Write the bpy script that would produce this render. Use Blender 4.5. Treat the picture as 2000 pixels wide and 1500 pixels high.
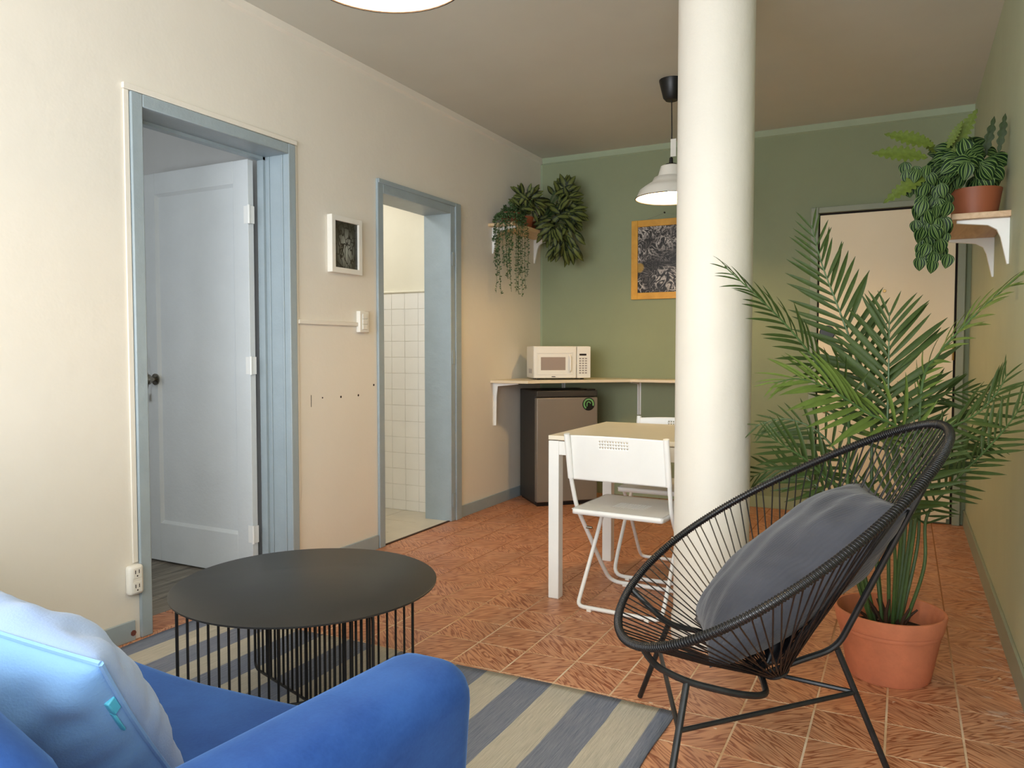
import bpy, bmesh, math, random
import numpy as np
from mathutils import Vector, Matrix

for o in list(bpy.data.objects):
    bpy.data.objects.remove(o)
S = bpy.context.scene
COL = S.collection
R = math.radians
rnd = random.Random(7)

# ------------------------------------------------------------------ camera, world, exposure
FPX, CAMH, YAW, PIT = 1496.0, 1.12, R(27.17), R(-2.45)
FW = Vector((-math.sin(YAW) * math.cos(PIT), math.cos(YAW) * math.cos(PIT), math.sin(PIT)))
RT = Vector((math.cos(YAW), math.sin(YAW), 0))
UP = RT.cross(FW)
CAM = Vector((0, 0, CAMH))
cd = bpy.data.cameras.new('camera')
cd.sensor_width = 36.0
cd.lens = 36.0 * FPX / 2000.0
cd.clip_start = 0.02
cam = bpy.data.objects.new('camera', cd)
COL.objects.link(cam)
cam.matrix_world = Matrix.Translation(CAM) @ Matrix((RT, UP, -FW)).transposed().to_4x4()
S.camera = cam

W = bpy.data.worlds.new('world')
S.world = W
W.use_nodes = True
W.node_tree.nodes['Background'].inputs[0].default_value = (0.75, 0.86, 1.0, 1)
W.node_tree.nodes['Background'].inputs[1].default_value = 1.0

S.view_settings.view_transform = 'Standard'
S.view_settings.look = 'None'
S.view_settings.gamma = 1.0
S.view_settings.use_curve_mapping = False
S.view_settings.exposure = 0.0


def area(name, loc, rot, sx, sy, power, color):
    l = bpy.data.lights.new(name, 'AREA')
    l.shape = 'RECTANGLE'
    l.size, l.size_y, l.energy, l.color = sx, sy, power, color
    o = bpy.data.objects.new(name, l)
    COL.objects.link(o)
    o.location = loc
    o.rotation_euler = rot
    return o


# daylight entering by the big unseen window behind the camera and the inferred bedroom window
area('window_daylight', (-0.95, -1.72, 1.55), (R(90), 0, 0), 2.6, 1.9, 168, (0.90, 0.95, 1.0))
area('added_side_light', (0.50, -0.75, 1.4), (R(90), 0, R(90)), 1.2, 1.7, 60, (0.92, 0.96, 1.0))  # extra light for an invented side window, brightens the left wall
area('bedroom_daylight', (-3.7, 0.55, 1.5), (R(90), 0, 0), 1.4, 1.4, 9, (0.90, 0.95, 1.0))
area('bathroom_fill_light', (-3.6, 3.65, 2.5), (0, 0, 0), 0.5, 0.5, 12, (0.97, 0.98, 1.0))  # overhead panel added to brighten the bathroom; no window is built there


def at(px, py, y):
    """point on the depth plane y=const seen at a pixel of the photograph (used to read positions)"""
    d = FW * FPX + RT * (px - 1000) + UP * (750 - py)
    return CAM + d * (y / d.y)


def atx(px, py, x):
    """the same on a plane x=const"""
    d = FW * FPX + RT * (px - 1000) + UP * (750 - py)
    return CAM + d * (x / d.x)


# ------------------------------------------------------------------ materials
def lin(c):
    return tuple((x / 255 / 12.92 if x / 255 <= 0.04045 else ((x / 255 + 0.055) / 1.055) ** 2.4) for x in c) + (1,)


class NT:
    def __init__(s, name):
        s.m = bpy.data.materials.new(name)
        s.m.use_nodes = True
        s.t = s.m.node_tree
        s.b = s.t.nodes['Principled BSDF']

    def n(s, typ, **kw):
        k = s.t.nodes.new(typ)
        for a, v in kw.items():
            if a.startswith('i_'):
                k.inputs[a[2:].replace('_', ' ')].default_value = v
            else:
                setattr(k, a, v)
        return k

    def l(s, a, b):
        s.t.links.new(a, b)

    def math(s, op, a, b=None):
        k = s.n('ShaderNodeMath', operation=op)
        for i, v in enumerate((a, b)):
            if v is None:
                continue
            if isinstance(v, (int, float)):
                k.inputs[i].default_value = v
            else:
                s.l(v, k.inputs[i])
        return k.outputs[0]

    def ramp(s, fac, stops):
        k = s.n('ShaderNodeValToRGB')
        e = k.color_ramp.elements
        while len(e) < len(stops):
            e.new(0.5)
        for x, (p, c) in zip(e, stops):
            x.position, x.color = p, c
        s.l(fac, k.inputs[0])
        return k.outputs[0]

    def noise(s, vec, scale, detail=3, rough=0.5, dist=0.0):
        k = s.n('ShaderNodeTexNoise')
        k.inputs['Scale'].default_value = scale
        k.inputs['Detail'].default_value = detail
        k.inputs['Roughness'].default_value = rough
        k.inputs['Distortion'].default_value = dist
        if vec is not None:
            s.l(vec, k.inputs['Vector'])
        return k.outputs[0]

    def mapping(s, vec, scale=(1, 1, 1), rot=(0, 0, 0), loc=(0, 0, 0)):
        k = s.n('ShaderNodeMapping')
        k.inputs['Scale'].default_value = scale
        k.inputs['Rotation'].default_value = rot
        k.inputs['Location'].default_value = loc
        s.l(vec, k.inputs['Vector'])
        return k.outputs[0]

    def mix(s, fac, a, b, blend='MIX'):
        k = s.n('ShaderNodeMix', data_type='RGBA', blend_type=blend)
        for i, v in ((0, fac), (6, a), (7, b)):
            if isinstance(v, (int, float, tuple)):
                k.inputs[i].default_value = v
            else:
                s.l(v, k.inputs[i])
        return k.outputs[2]

    def bump(s, h, strength, dist=0.01):
        k = s.n('ShaderNodeBump')
        k.inputs['Strength'].default_value = strength
        k.inputs['Distance'].default_value = dist
        s.l(h, k.inputs['Height'])
        s.l(k.outputs[0], s.b.inputs['Normal'])


def plain(name, rgb, rough=0.5, metal=0.0, var=0.06, vscale=6.0, bump=0.0, bscale=60.0, spec=0.5, sheen=0.0, pos=False):
    m = NT(name)
    c = lin(rgb)
    if pos:
        v = m.n('ShaderNodeNewGeometry').outputs['Position']
    else:
        v = m.n('ShaderNodeTexCoord').outputs['Object']
    f = m.noise(v, vscale, 4, 0.6)
    lo = tuple(x * (1 - var) for x in c[:3]) + (1,)
    hi = tuple(min(1, x * (1 + var)) for x in c[:3]) + (1,)
    m.l(m.ramp(f, [(0.3, lo), (0.7, hi)]), m.b.inputs['Base Color'])
    m.b.inputs['Roughness'].default_value = rough
    m.b.inputs['Metallic'].default_value = metal
    m.b.inputs['Specular IOR Level'].default_value = spec
    if sheen:
        m.b.inputs['Sheen Weight'].default_value = sheen
    if bump:
        m.bump(m.noise(v, bscale, 4, 0.6), bump, 0.01)
    return m.m


M = {}
M['cream'] = plain('cream_wall_paint', (232, 225, 212), 0.75, var=0.02, vscale=2.2, bump=0.22, bscale=9, pos=True, spec=0.25)
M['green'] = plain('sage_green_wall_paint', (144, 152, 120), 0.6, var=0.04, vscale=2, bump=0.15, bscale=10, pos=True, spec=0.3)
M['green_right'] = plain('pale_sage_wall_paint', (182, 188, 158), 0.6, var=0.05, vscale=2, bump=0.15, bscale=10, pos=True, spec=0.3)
M['green_trim'] = plain('sage_green_trim_paint', (160, 172, 142), 0.6, var=0.04, pos=True)
M['ceil'] = plain('ceiling_paint', (210, 209, 198), 0.8, var=0.03, vscale=1.5, bump=0.12, bscale=7, pos=True, spec=0.2)
M['column'] = plain('column_paint', (224, 219, 208), 0.55, var=0.02, vscale=4, bump=0.3, bscale=14, pos=True, spec=0.4)
M['blue_trim'] = plain('blue_grey_trim_paint', (158, 171, 177), 0.4, var=0.05, vscale=8, bump=0.2, bscale=30, pos=True)
M['grey_green_trim'] = plain('grey_green_casing_paint', (146, 152, 132), 0.5, var=0.05, pos=True)
M['door_white'] = plain('white_door_paint', (216, 220, 221), 0.4, var=0.03, vscale=5, bump=0.12, bscale=50, pos=True)
M['door_cream'] = plain('cream_door_paint', (246, 228, 196), 0.5, var=0.02, vscale=3, pos=True, bump=0.05)
M['white_room'] = plain('bedroom_wall_paint', (205, 205, 203), 0.8, var=0.02, pos=True)
M['bath_wall'] = plain('bathroom_wall_paint', (238, 232, 212), 0.7, var=0.02, pos=True, bump=0.1, bscale=10)
M['bath_tile'] = plain('white_glazed_tile', (244, 241, 234), 0.18, var=0.02, pos=True)
M['bath_grout'] = plain('bathroom_grout', (222, 218, 208), 0.9, pos=True)
M['bath_floor'] = plain('beige_floor_tile', (206, 196, 176), 0.35, var=0.06, vscale=8, pos=True)
M['white_metal'] = plain('white_powder_coated_metal', (238, 238, 234), 0.35, var=0.02)
M['white_plastic'] = plain('white_plastic', (236, 232, 222), 0.35, var=0.02)
M['white_paint'] = plain('white_painted_wood', (236, 232, 222), 0.5, var=0.02, bump=0.1, bscale=80)
M['white_laminate'] = plain('white_laminate_table_top', (232, 222, 200), 0.3, var=0.02)
M['black_metal'] = plain('black_powder_coated_metal', (24, 24, 26), 0.42, var=0.1)
M['black_top'] = plain('matt_black_steel_sheet', (38, 38, 38), 0.42, var=0.12, vscale=5, bump=0.03, bscale=15)
M['black_cord'] = plain('black_vinyl_cord', (20, 20, 23), 0.35, var=0.1)
M['black_plastic'] = plain('black_plastic', (16, 16, 17), 0.4)
M['black_rod'] = plain('worn_black_painted_steel', (38, 40, 42), 0.4, metal=0.3, var=0.25, vscale=40)
M['fridge_body'] = plain('dark_grey_fridge_shell', (50, 47, 43), 0.5, var=0.05)
M['fridge_door'] = plain('brushed_dark_steel', (134, 124, 112), 0.45, metal=0.15, var=0.04, vscale=3)
M['chrome'] = plain('aged_chrome', (150, 145, 135), 0.25, metal=1.0)
M['brass'] = plain('old_brass', (150, 120, 70), 0.35, metal=0.9)
M['terracotta'] = plain('terracotta', (208, 128, 92), 0.75, var=0.13, vscale=9, bump=0.15, bscale=60)
M['terracotta_dark'] = plain('brown_plastic_pot', (150, 84, 52), 0.55, var=0.08)
M['soil'] = plain('dark_soil', (40, 30, 22), 1.0, var=0.3, vscale=60, bump=0.8, bscale=60)
M['counter'] = plain('cream_counter_laminate', (232, 216, 186), 0.35, var=0.03)
M['green_stem'] = plain('palm_stem_plastic', (70, 98, 52), 0.45, var=0.15, vscale=12)
M['brown_stem'] = plain('brown_stem', (66, 44, 30), 0.8, var=0.25, vscale=30)
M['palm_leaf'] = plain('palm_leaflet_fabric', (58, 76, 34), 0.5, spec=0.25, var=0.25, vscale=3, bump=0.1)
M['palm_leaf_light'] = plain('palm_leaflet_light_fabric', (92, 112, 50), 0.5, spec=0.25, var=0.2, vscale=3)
M['trail_leaf'] = plain('trailing_succulent_leaf', (64, 88, 46), 0.5, var=0.3, vscale=30)
M['fern_leaf'] = plain('lobed_fern_leaf', (92, 108, 40), 0.55, spec=0.25, var=0.2, vscale=12)
M['fern_dark'] = plain('dark_upright_leaf', (52, 66, 34), 0.55, spec=0.25, var=0.2, vscale=12)
M['paper_tag'] = plain('paper_label', (225, 222, 212), 0.7)
M['hole_dark'] = plain('dark_hole', (40, 28, 22), 0.9)
M['rust_spot'] = plain('exposed_red_paint', (110, 60, 50), 0.9)
M['display'] = plain('dark_display', (50, 40, 38), 0.25)
M['key_grey'] = plain('grey_key_print', (150, 140, 134), 0.5)
M['sticker_green'] = plain('green_sticker_print', (112, 170, 104), 0.5)
M['mw_window'] = plain('microwave_window_mesh', (158, 142, 132), 0.3, var=0.02)
M['bulb'] = None


def glow(name, rgb, strength):
    m = NT(name)
    m.b.inputs['Base Color'].default_value = (0, 0, 0, 1)
    m.b.inputs['Emission Color'].default_value = rgb + (1,)
    m.b.inputs['Emission Strength'].default_value = strength
    return m.m


M['bulb'] = glow('lit_bulb_glass', (1.0, 0.66, 0.28), 620.0)
M['bulb_front'] = glow('lit_bulb_glass_dimmer', (1.0, 0.72, 0.38), 300.0)
M['shade_in'] = plain('white_enamel_shade', (238, 234, 224), 0.35, var=0.01)


def tile_mat(name, ang):
    """terracotta tile printed with wood grain that runs on the diagonal"""
    m = NT(name)
    tc = m.n('ShaderNodeTexCoord').outputs['Object']
    oi = m.n('ShaderNodeObjectInfo')
    off = m.n('ShaderNodeCombineXYZ')
    m.l(m.math('MULTIPLY', oi.outputs['Random'], 37.0), off.inputs[0])
    m.l(m.math('MULTIPLY', oi.outputs['Random'], 91.0), off.inputs[1])
    rot = m.mapping(tc, (1, 1, 1), (0, 0, R(ang)))
    add = m.n('ShaderNodeVectorMath', operation='ADD')
    m.l(rot, add.inputs[0])
    m.l(off.outputs[0], add.inputs[1])
    st = m.mapping(add.outputs[0], (3.0, 24.0, 1))
    warp = m.noise(st, 1.0, 2, 0.45, 0.15)
    rings = m.math('FRACT', m.math('MULTIPLY', warp, 11.0))
    line = m.ramp(rings, [(0.0, (0, 0, 0, 1)), (0.22, (0.25, 0.25, 0.25, 1)), (0.42, (1, 1, 1, 1)), (0.80, (0.8, 0.8, 0.8, 1)), (1.0, (0.35, 0.35, 0.35, 1))])
    fine = m.noise(m.mapping(add.outputs[0], (30, 260, 1)), 1.0, 3, 0.6)
    pos = m.n('ShaderNodeNewGeometry').outputs['Position']
    big = m.noise(pos, 1.1, 3, 0.5)
    base = m.ramp(big, [(0.3, lin((206, 144, 104))), (0.7, lin((228, 170, 130)))])
    dark = m.mix(1.0, base, lin((168, 122, 96)), 'MULTIPLY')
    c = m.mix(line, dark, base)
    c = m.mix(m.math('MULTIPLY', fine, 0.3), c, lin((160, 96, 62)))
    # pale dried plaster residue, strongest beside the right-hand wall
    sp = m.n('ShaderNodeSeparateXYZ')
    m.l(pos, sp.inputs[0])
    edge = m.math('MULTIPLY', m.math('SUBTRACT', sp.outputs[0], 0.10), 1.5)
    edge = m.math('MAXIMUM', edge, 0.0)
    blot = m.noise(m.mapping(pos, (9, 26, 1)), 1.0, 5, 0.7)
    w = m.math('ADD', blot, m.math('MULTIPLY', edge, 0.55))
    w = m.ramp(w, [(0.70, (0, 0, 0, 1)), (0.82, (1, 1, 1, 1))])
    spots = m.noise(pos, 28.0, 2, 0.5)
    w2 = m.ramp(spots, [(0.735, (0, 0, 0, 1)), (0.755, (1, 1, 1, 1))])
    wear = m.mix(m.math('MULTIPLY', w, 0.75), c, lin((214, 192, 176)))
    wear = m.mix(m.math('MULTIPLY', w2, 0.8), wear, lin((232, 214, 190)))
    dusty = m.ramp(m.noise(pos, 2.3, 4, 0.6), [(0.5, (0, 0, 0, 1)), (0.8, (0.4, 0.4, 0.4, 1))])
    wear = m.mix(dusty, wear, lin((150, 112, 84)))
    m.l(wear, m.b.inputs['Base Color'])
    rr = m.ramp(m.noise(pos, 5, 4, 0.6), [(0.3, (0.33,) * 3 + (1,)), (0.7, (0.5,) * 3 + (1,))])
    m.l(rr, m.b.inputs['Roughness'])
    m.bump(fine, 0.12, 0.002)
    return m.m


M['tile_a'] = tile_mat('wood_grain_tile_a', 42)
M['tile_b'] = tile_mat('wood_grain_tile_b', -42)


def grout_mat():
    m = NT('cement_grout')
    pos = m.n('ShaderNodeNewGeometry').outputs['Position']
    sp = m.n('ShaderNodeSeparateXYZ')
    m.l(pos, sp.inputs[0])
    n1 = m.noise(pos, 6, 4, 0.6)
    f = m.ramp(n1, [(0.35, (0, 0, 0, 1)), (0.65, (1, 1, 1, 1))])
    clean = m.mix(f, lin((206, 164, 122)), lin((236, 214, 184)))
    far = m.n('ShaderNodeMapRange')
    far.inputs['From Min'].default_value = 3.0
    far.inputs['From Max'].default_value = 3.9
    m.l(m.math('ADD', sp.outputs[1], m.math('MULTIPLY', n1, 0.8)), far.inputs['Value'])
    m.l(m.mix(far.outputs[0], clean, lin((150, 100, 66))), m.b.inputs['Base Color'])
    m.b.inputs['Roughness'].default_value = 0.9
    return m.m


M['grout'] = grout_mat()


def plank_mat():
    m = NT('grey_wood_planks')
    tc = m.n('ShaderNodeNewGeometry').outputs['Position']
    f = m.noise(m.mapping(tc, (30, 3.0, 1), (0, 0, R(90))), 1.0, 6, 0.65, 0.8)
    m.l(m.ramp(f, [(0.3, lin((62, 58, 54))), (0.5, lin((120, 112, 100))), (0.7, lin((160, 152, 138)))]), m.b.inputs['Base Color'])
    m.b.inputs['Roughness'].default_value = 0.45
    return m.m


M['plank'] = plank_mat()


def wood_mat(name, c1, c2, scale=(4, 40, 4), rough=0.5):
    m = NT(name)
    tc = m.n('ShaderNodeTexCoord').outputs['Object']
    f = m.noise(m.mapping(tc, scale), 1.0, 4, 0.6, 0.6)
    m.l(m.ramp(f, [(0.3, lin(c1)), (0.7, lin(c2))]), m.b.inputs['Base Color'])
    m.b.inputs['Roughness'].default_value = rough
    return m.m


M['pine'] = wood_mat('pale_pine', (206, 172, 126), (228, 200, 158), (30, 3, 30))
M['shelf_wood'] = wood_mat('pale_shelf_board', (196, 160, 122), (222, 192, 156), (30, 3, 30))
M['yellow_wood'] = wood_mat('honey_yellow_frame', (205, 146, 40), (226, 168, 58), (8, 40, 8), 0.4)


def velvet(name, rgb, rgb2):
    m = NT(name)
    tc = m.n('ShaderNodeTexCoord').outputs['Object']
    f = m.noise(m.mapping(tc, (2.5, 2.5, 7)), 1.6, 5, 0.65)
    fine = m.noise(tc, 160, 3, 0.6)
    ff = m.math('ADD', m.math('MULTIPLY', f, 0.8), m.math('MULTIPLY', fine, 0.2))
    m.l(m.ramp(ff, [(0.35, lin(rgb)), (0.65, lin(rgb2))]), m.b.inputs['Base Color'])
    m.b.inputs['Roughness'].default_value = 0.85
    m.b.inputs['Specular IOR Level'].default_value = 0.2
    m.b.inputs['Sheen Weight'].default_value = 0.3
    m.b.inputs['Sheen Roughness'].default_value = 0.4
    m.b.inputs['Sheen Tint'].default_value = (0.25, 0.5, 1.0, 1)
    m.bump(fine, 0.1, 0.003)
    return m.m


M['velvet'] = velvet('royal_blue_velvet', (26, 60, 126), (44, 84, 154))


def cloth(name, rgb, rgb2, bump=0.3, wr=3.0, ribs=False):
    m = NT(name)
    tc = m.n('ShaderNodeTexCoord').outputs['Object']
    f = m.noise(tc, wr, 4, 0.6, 0.5)
    m.l(m.ramp(f, [(0.35, lin(rgb)), (0.65, lin(rgb2))]), m.b.inputs['Base Color'])
    m.b.inputs['Roughness'].default_value = 0.9
    m.b.inputs['Specular IOR Level'].default_value = 0.15
    m.b.inputs['Sheen Weight'].default_value = 0.25
    weave = m.noise(tc, 260, 2, 0.5)
    if ribs:
        wv = m.n('ShaderNodeTexWave', wave_type='BANDS', bands_direction='Y')
        wv.inputs['Scale'].default_value = 50
        m.l(tc, wv.inputs['Vector'])
        weave = m.math('ADD', m.math('MULTIPLY', wv.outputs['Fac'], 0.7), m.math('MULTIPLY', weave, 0.4))
    m.bump(weave, bump, 0.002)
    return m.m


M['blue_cloth'] = cloth('light_blue_cotton', (122, 164, 212), (138, 180, 224), 0.3)
M['blue_cloth_pale'] = cloth('pale_blue_cotton', (138, 162, 204), (150, 174, 212), 0.3)
M['grey_cord'] = cloth('charcoal_corduroy', (60, 62, 69), (76, 78, 86), 0.5, ribs=True)


def rug_mat():
    m = NT('striped_flatweave')
    tc = m.n('ShaderNodeTexCoord').outputs['Object']
    sp = m.n('ShaderNodeSeparateXYZ')
    wob = m.noise(tc, 5, 2, 0.5)
    m.l(tc, sp.inputs[0])
    # object origin sits on the right-hand edge; stripes 123 mm wide, the first one narrow
    x = m.math('ADD', m.math('MULTIPLY', sp.outputs[0], -1.0), 0.074)
    x = m.math('ADD', x, m.math('MULTIPLY', m.math('SUBTRACT', wob, 0.5), 0.012))
    ph = m.math('FRACT', m.math('DIVIDE', x, 0.246))
    edge = m.n('ShaderNodeMapRange', interpolation_type='SMOOTHSTEP')
    edge.inputs['From Min'].default_value = 0.49
    edge.inputs['From Max'].default_value = 0.51
    m.l(ph, edge.inputs['Value'])
    yarn = m.noise(m.mapping(tc, (300, 9, 1)), 1.0, 4, 0.7)
    blue = m.ramp(yarn, [(0.3, lin((98, 106, 126))), (0.7, lin((140, 146, 160)))])
    beige = m.ramp(yarn, [(0.3, lin((164, 160, 148))), (0.7, lin((204, 198, 184)))])
    m.l(m.mix(edge.outputs[0], blue, beige), m.b.inputs['Base Color'])
    m.b.inputs['Roughness'].default_value = 0.95
    m.b.inputs['Specular IOR Level'].default_value = 0.1
    wv = m.noise(m.mapping(tc, (420, 60, 1)), 1.0, 2, 0.5)
    m.bump(wv, 0.5, 0.003)
    return m.m


M['rug'] = rug_mat()


def leaf_stripe_mat(name, dark, light, freq, thick, mode='stripe', hw=0.35):
    """leaf colour follows the veins: local x across the leaf divided by its half width at that y"""
    m = NT(name)
    tc = m.n('ShaderNodeTexCoord').outputs['Object']
    sp = m.n('ShaderNodeSeparateXYZ')
    m.l(tc, sp.inputs[0])
    y = sp.outputs[1]
    wid = m.math('ADD', m.math('MULTIPLY', m.math('MULTIPLY', y, m.math('SUBTRACT', 1.0, y)), 4.0 * hw), 0.02)
    u = m.math('DIVIDE', m.math('ABSOLUTE', sp.outputs[0]), wid)
    oi = m.n('ShaderNodeObjectInfo').outputs['Random']
    if mode == 'stripe':
        s = m.math('SINE', m.math('MULTIPLY', u, freq))
        f = m.ramp(s, [(thick - 0.08, (0, 0, 0, 1)), (thick + 0.12, (1, 1, 1, 1))])
    else:
        un = m.math('ADD', u, m.math('MULTIPLY', m.math('SUBTRACT', m.noise(tc, 9, 3), 0.5), 0.5))
        s = m.math('SUBTRACT', 1.0, un)
        vein = m.math('SINE', m.math('MULTIPLY', m.math('ADD', y, m.math('MULTIPLY', u, -0.5)), 42.0))
        s = m.math('ADD', s, m.math('MULTIPLY', vein, 0.18))
        f = m.ramp(s, [(thick - 0.1, (0, 0, 0, 1)), (thick + 0.1, (1, 1, 1, 1))])
    lt = m.mix(m.math('MULTIPLY', oi, 0.6), lin(light), tuple(0.55 * x for x in lin(light)[:3]) + (1,))
    m.l(m.mix(f, lin(dark), lt), m.b.inputs['Base Color'])
    m.b.inputs['Roughness'].default_value = 0.5
    m.b.inputs['Specular IOR Level'].default_value = 0.22
    return m.m


M['melon_leaf'] = leaf_stripe_mat('striped_round_leaf', (24, 48, 22), (122, 150, 82), 14.5, 0.62)
M['varieg_leaf'] = leaf_stripe_mat('yellow_centred_leaf', (22, 34, 18), (104, 112, 56), 1, 0.50, 'centre', 0.2)


def print_mat(name, kind):
    m = NT(name)
    tc = m.n('ShaderNodeTexCoord').outputs['Object']
    if kind == 'swirl':
        a = m.noise(tc, 10, 2, 0.5, 2.5)
        b = m.noise(tc, 4, 2, 0.5, 1.0)
        s = m.math('PINGPONG', m.math('MULTIPLY', a, 5.0), 0.5)
        s = m.math('MULTIPLY', s, 2.0)
        f = m.math('MULTIPLY', s, m.ramp(b, [(0.38, (0.45,) * 3 + (1,)), (0.55, (1, 1, 1, 1))]))
        col = m.ramp(f, [(0.2, lin((14, 12, 12))), (0.5, lin((96, 88, 86))), (0.9, lin((205, 196, 188)))])
        sp = m.n('ShaderNodeSeparateXYZ')
        m.l(tc, sp.inputs[0])
        d = m.n('ShaderNodeVectorMath', operation='DISTANCE')
        m.l(tc, d.inputs[0])
        d.inputs[1].default_value = (0.06, 0.0, 0.24)
        patch = m.ramp(m.math('ADD', d.outputs['Value'], m.math('MULTIPLY', b, 0.05)), [(0.055, (1, 1, 1, 1)), (0.065, (0, 0, 0, 1))])
        col = m.mix(m.math('MULTIPLY', patch, 0.8), col, lin((190, 150, 60)))
    else:
        v = m.n('ShaderNodeTexVoronoi', feature='DISTANCE_TO_EDGE')
        v.inputs['Scale'].default_value = 26
        wv = m.mapping(tc, (1, 1.3, 0.75))
        nn = m.n('ShaderNodeTexNoise')
        nn.inputs['Scale'].default_value = 12
        m.l(wv, nn.inputs['Vector'])
        mx = m.mix(0.12, wv, nn.outputs[1])
        m.l(mx, v.inputs['Vector'])
        edge = m.ramp(v.outputs['Distance'], [(0.04, (0, 0, 0, 1)), (0.10, (1, 1, 1, 1))])
        sp = m.n('ShaderNodeSeparateXYZ')
        m.l(tc, sp.inputs[0])
        d = m.n('ShaderNodeVectorMath', operation='DISTANCE')
        m.l(m.mapping(tc, (1, 1.3, 0.8)), d.inputs[0])
        d.inputs[1].default_value = (0, 0.0, 0.10)
        body = m.ramp(d.outputs['Value'], [(0.03, lin((150, 156, 150))), (0.10, lin((48, 52, 48)))])
        col = m.mix(edge, lin((12, 12, 12)), body)
    m.l(col, m.b.inputs['Base Color'])
    m.b.inputs['Roughness'].default_value = 0.3
    return m.m


M['swirl_print'] = print_mat('black_white_swirl_print', 'swirl')
M['line_print'] = print_mat('grey_abstract_line_print', 'line')


# ------------------------------------------------------------------ mesh helpers
def worg(o):
    v = Vector((0, 0, 0))
    while o is not None:
        v = v + o.location
        o = o.parent
    return v


class MB:
    def __init__(s):
        s.v, s.f = [], []

    def add(s, vs, fs):
        b = len(s.v)
        s.v += [tuple(p) for p in vs]
        s.f += [tuple(i + b for i in q) for q in fs]
        return s

    def box(s, x0, x1, y0, y1, z0, z1):
        return s.add([(x, y, z) for z in (z0, z1) for y in (y0, y1) for x in (x0, x1)],
                     [(0, 2, 3, 1), (4, 5, 7, 6), (0, 1, 5, 4), (2, 6, 7, 3), (0, 4, 6, 2), (1, 3, 7, 5)])

    def prism(s, poly, axis, a0, a1):
        n = len(poly)

        def p(q, a):
            return {'x': (a, q[0], q[1]), 'y': (q[0], a, q[1]), 'z': (q[0], q[1], a)}[axis]
        vs = [p(q, a0) for q in poly] + [p(q, a1) for q in poly]
        return s.add(vs, [tuple(range(n)), tuple(range(2 * n - 1, n - 1, -1))] + [(i, i + n, (i + 1) % n + n, (i + 1) % n) for i in range(n)])

    def tube(s, pts, r, n=8, closed=False, cap=True):
        pts = [Vector(p) for p in pts]
        m = len(pts)
        rs = r if isinstance(r, (list, tuple)) else [r] * m
        T = []
        for i in range(m):
            a = pts[(i - 1) % m] if (closed or i > 0) else pts[i]
            b = pts[(i + 1) % m] if (closed or i < m - 1) else pts[i]
            t = (b - a)
            T.append(t.normalized() if t.length > 1e-9 else Vector((0, 0, 1)))
        ref = Vector((0, 0, 1)) if abs(T[0].z) < 0.9 else Vector((1, 0, 0))
        nrm = (ref - T[0] * ref.dot(T[0])).normalized()
        vs = []
        for i in range(m):
            nrm = (nrm - T[i] * nrm.dot(T[i])).normalized()
            bn = T[i].cross(nrm)
            for k in range(n):
                a = 2 * math.pi * k / n
                vs.append(pts[i] + (nrm * math.cos(a) + bn * math.sin(a)) * rs[i])
        fs = []
        for i in range(m if closed else m - 1):
            j = (i + 1) % m
            for k in range(n):
                k2 = (k + 1) % n
                fs.append((i * n + k, i * n + k2, j * n + k2, j * n + k))
        if cap and not closed:
            fs.append(tuple(range(n - 1, -1, -1)))
            fs.append(tuple((m - 1) * n + k for k in range(n)))
        return s.add(vs, fs)

    def lathe(s, prof, c=(0, 0, 0), n=40, axis='z', closed=False):
        vs = []
        for r, z in prof:
            for k in range(n):
                a = 2 * math.pi * k / n
                x, y = max(r, 1e-5) * math.cos(a), max(r, 1e-5) * math.sin(a)
                q = {'z': (x, y, z), 'y': (x, z, y), 'x': (z, x, y)}[axis]
                vs.append((c[0] + q[0], c[1] + q[1], c[2] + q[2]))
        fs = []
        m = len(prof)
        for i in range(m if closed else m - 1):
            j = (i + 1) % m
            for k in range(n):
                k2 = (k + 1) % n
                fs.append((i * n + k, i * n + k2, j * n + k2, j * n + k))
        return s.add(vs, fs)

    def build(s, name, mat, parent=None, org=None, local=False, bevel=0.0, segs=2, sharp=35, link=True, wrap=None, recalc=True):
        if org is None:
            org = worg(parent) if (parent is not None and not local) else Vector((0, 0, 0))
        else:
            org = Vector(org)
        me = bpy.data.meshes.new(name)
        me.from_pydata([(x - org.x, y - org.y, z - org.z) for x, y, z in s.v], [], s.f)
        if recalc:
            bm = bmesh.new()
            bm.from_mesh(me)
            bmesh.ops.recalc_face_normals(bm, faces=bm.faces)
            bm.to_mesh(me)
            bm.free()
        me.shade_smooth()
        if sharp < 180:
            me.set_sharp_from_angle(angle=R(sharp))
        me.materials.append(mat)
        o = bpy.data.objects.new(name, me)
        if link:
            COL.objects.link(o)
        if parent is not None:
            o.parent = parent
        else:
            o.location = org
        if bevel:
            b = o.modifiers.new('bevel', 'BEVEL')
            b.width, b.segments, b.limit_method, b.angle_limit = bevel, segs, 'ANGLE', R(40)
            b.harden_normals = False
        return o


def thing(name, label, cat, loc=(0, 0, 0), rotz=0.0, group=None):
    o = bpy.data.objects.new(name, None)
    o.empty_display_size = 0.05
    COL.objects.link(o)
    o.location = loc
    o.rotation_euler = (0, 0, rotz)
    return tag(o, label, cat, group)


def tag(o, label, cat, group=None):
    o['label'], o['category'] = label, cat
    if group:
        o['group'] = group
    return o


def struct(o, label, cat):
    o['kind'] = 'structure'
    return tag(o, label, cat)


def stuff(o):
    o['kind'] = 'stuff'
    return o


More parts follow.
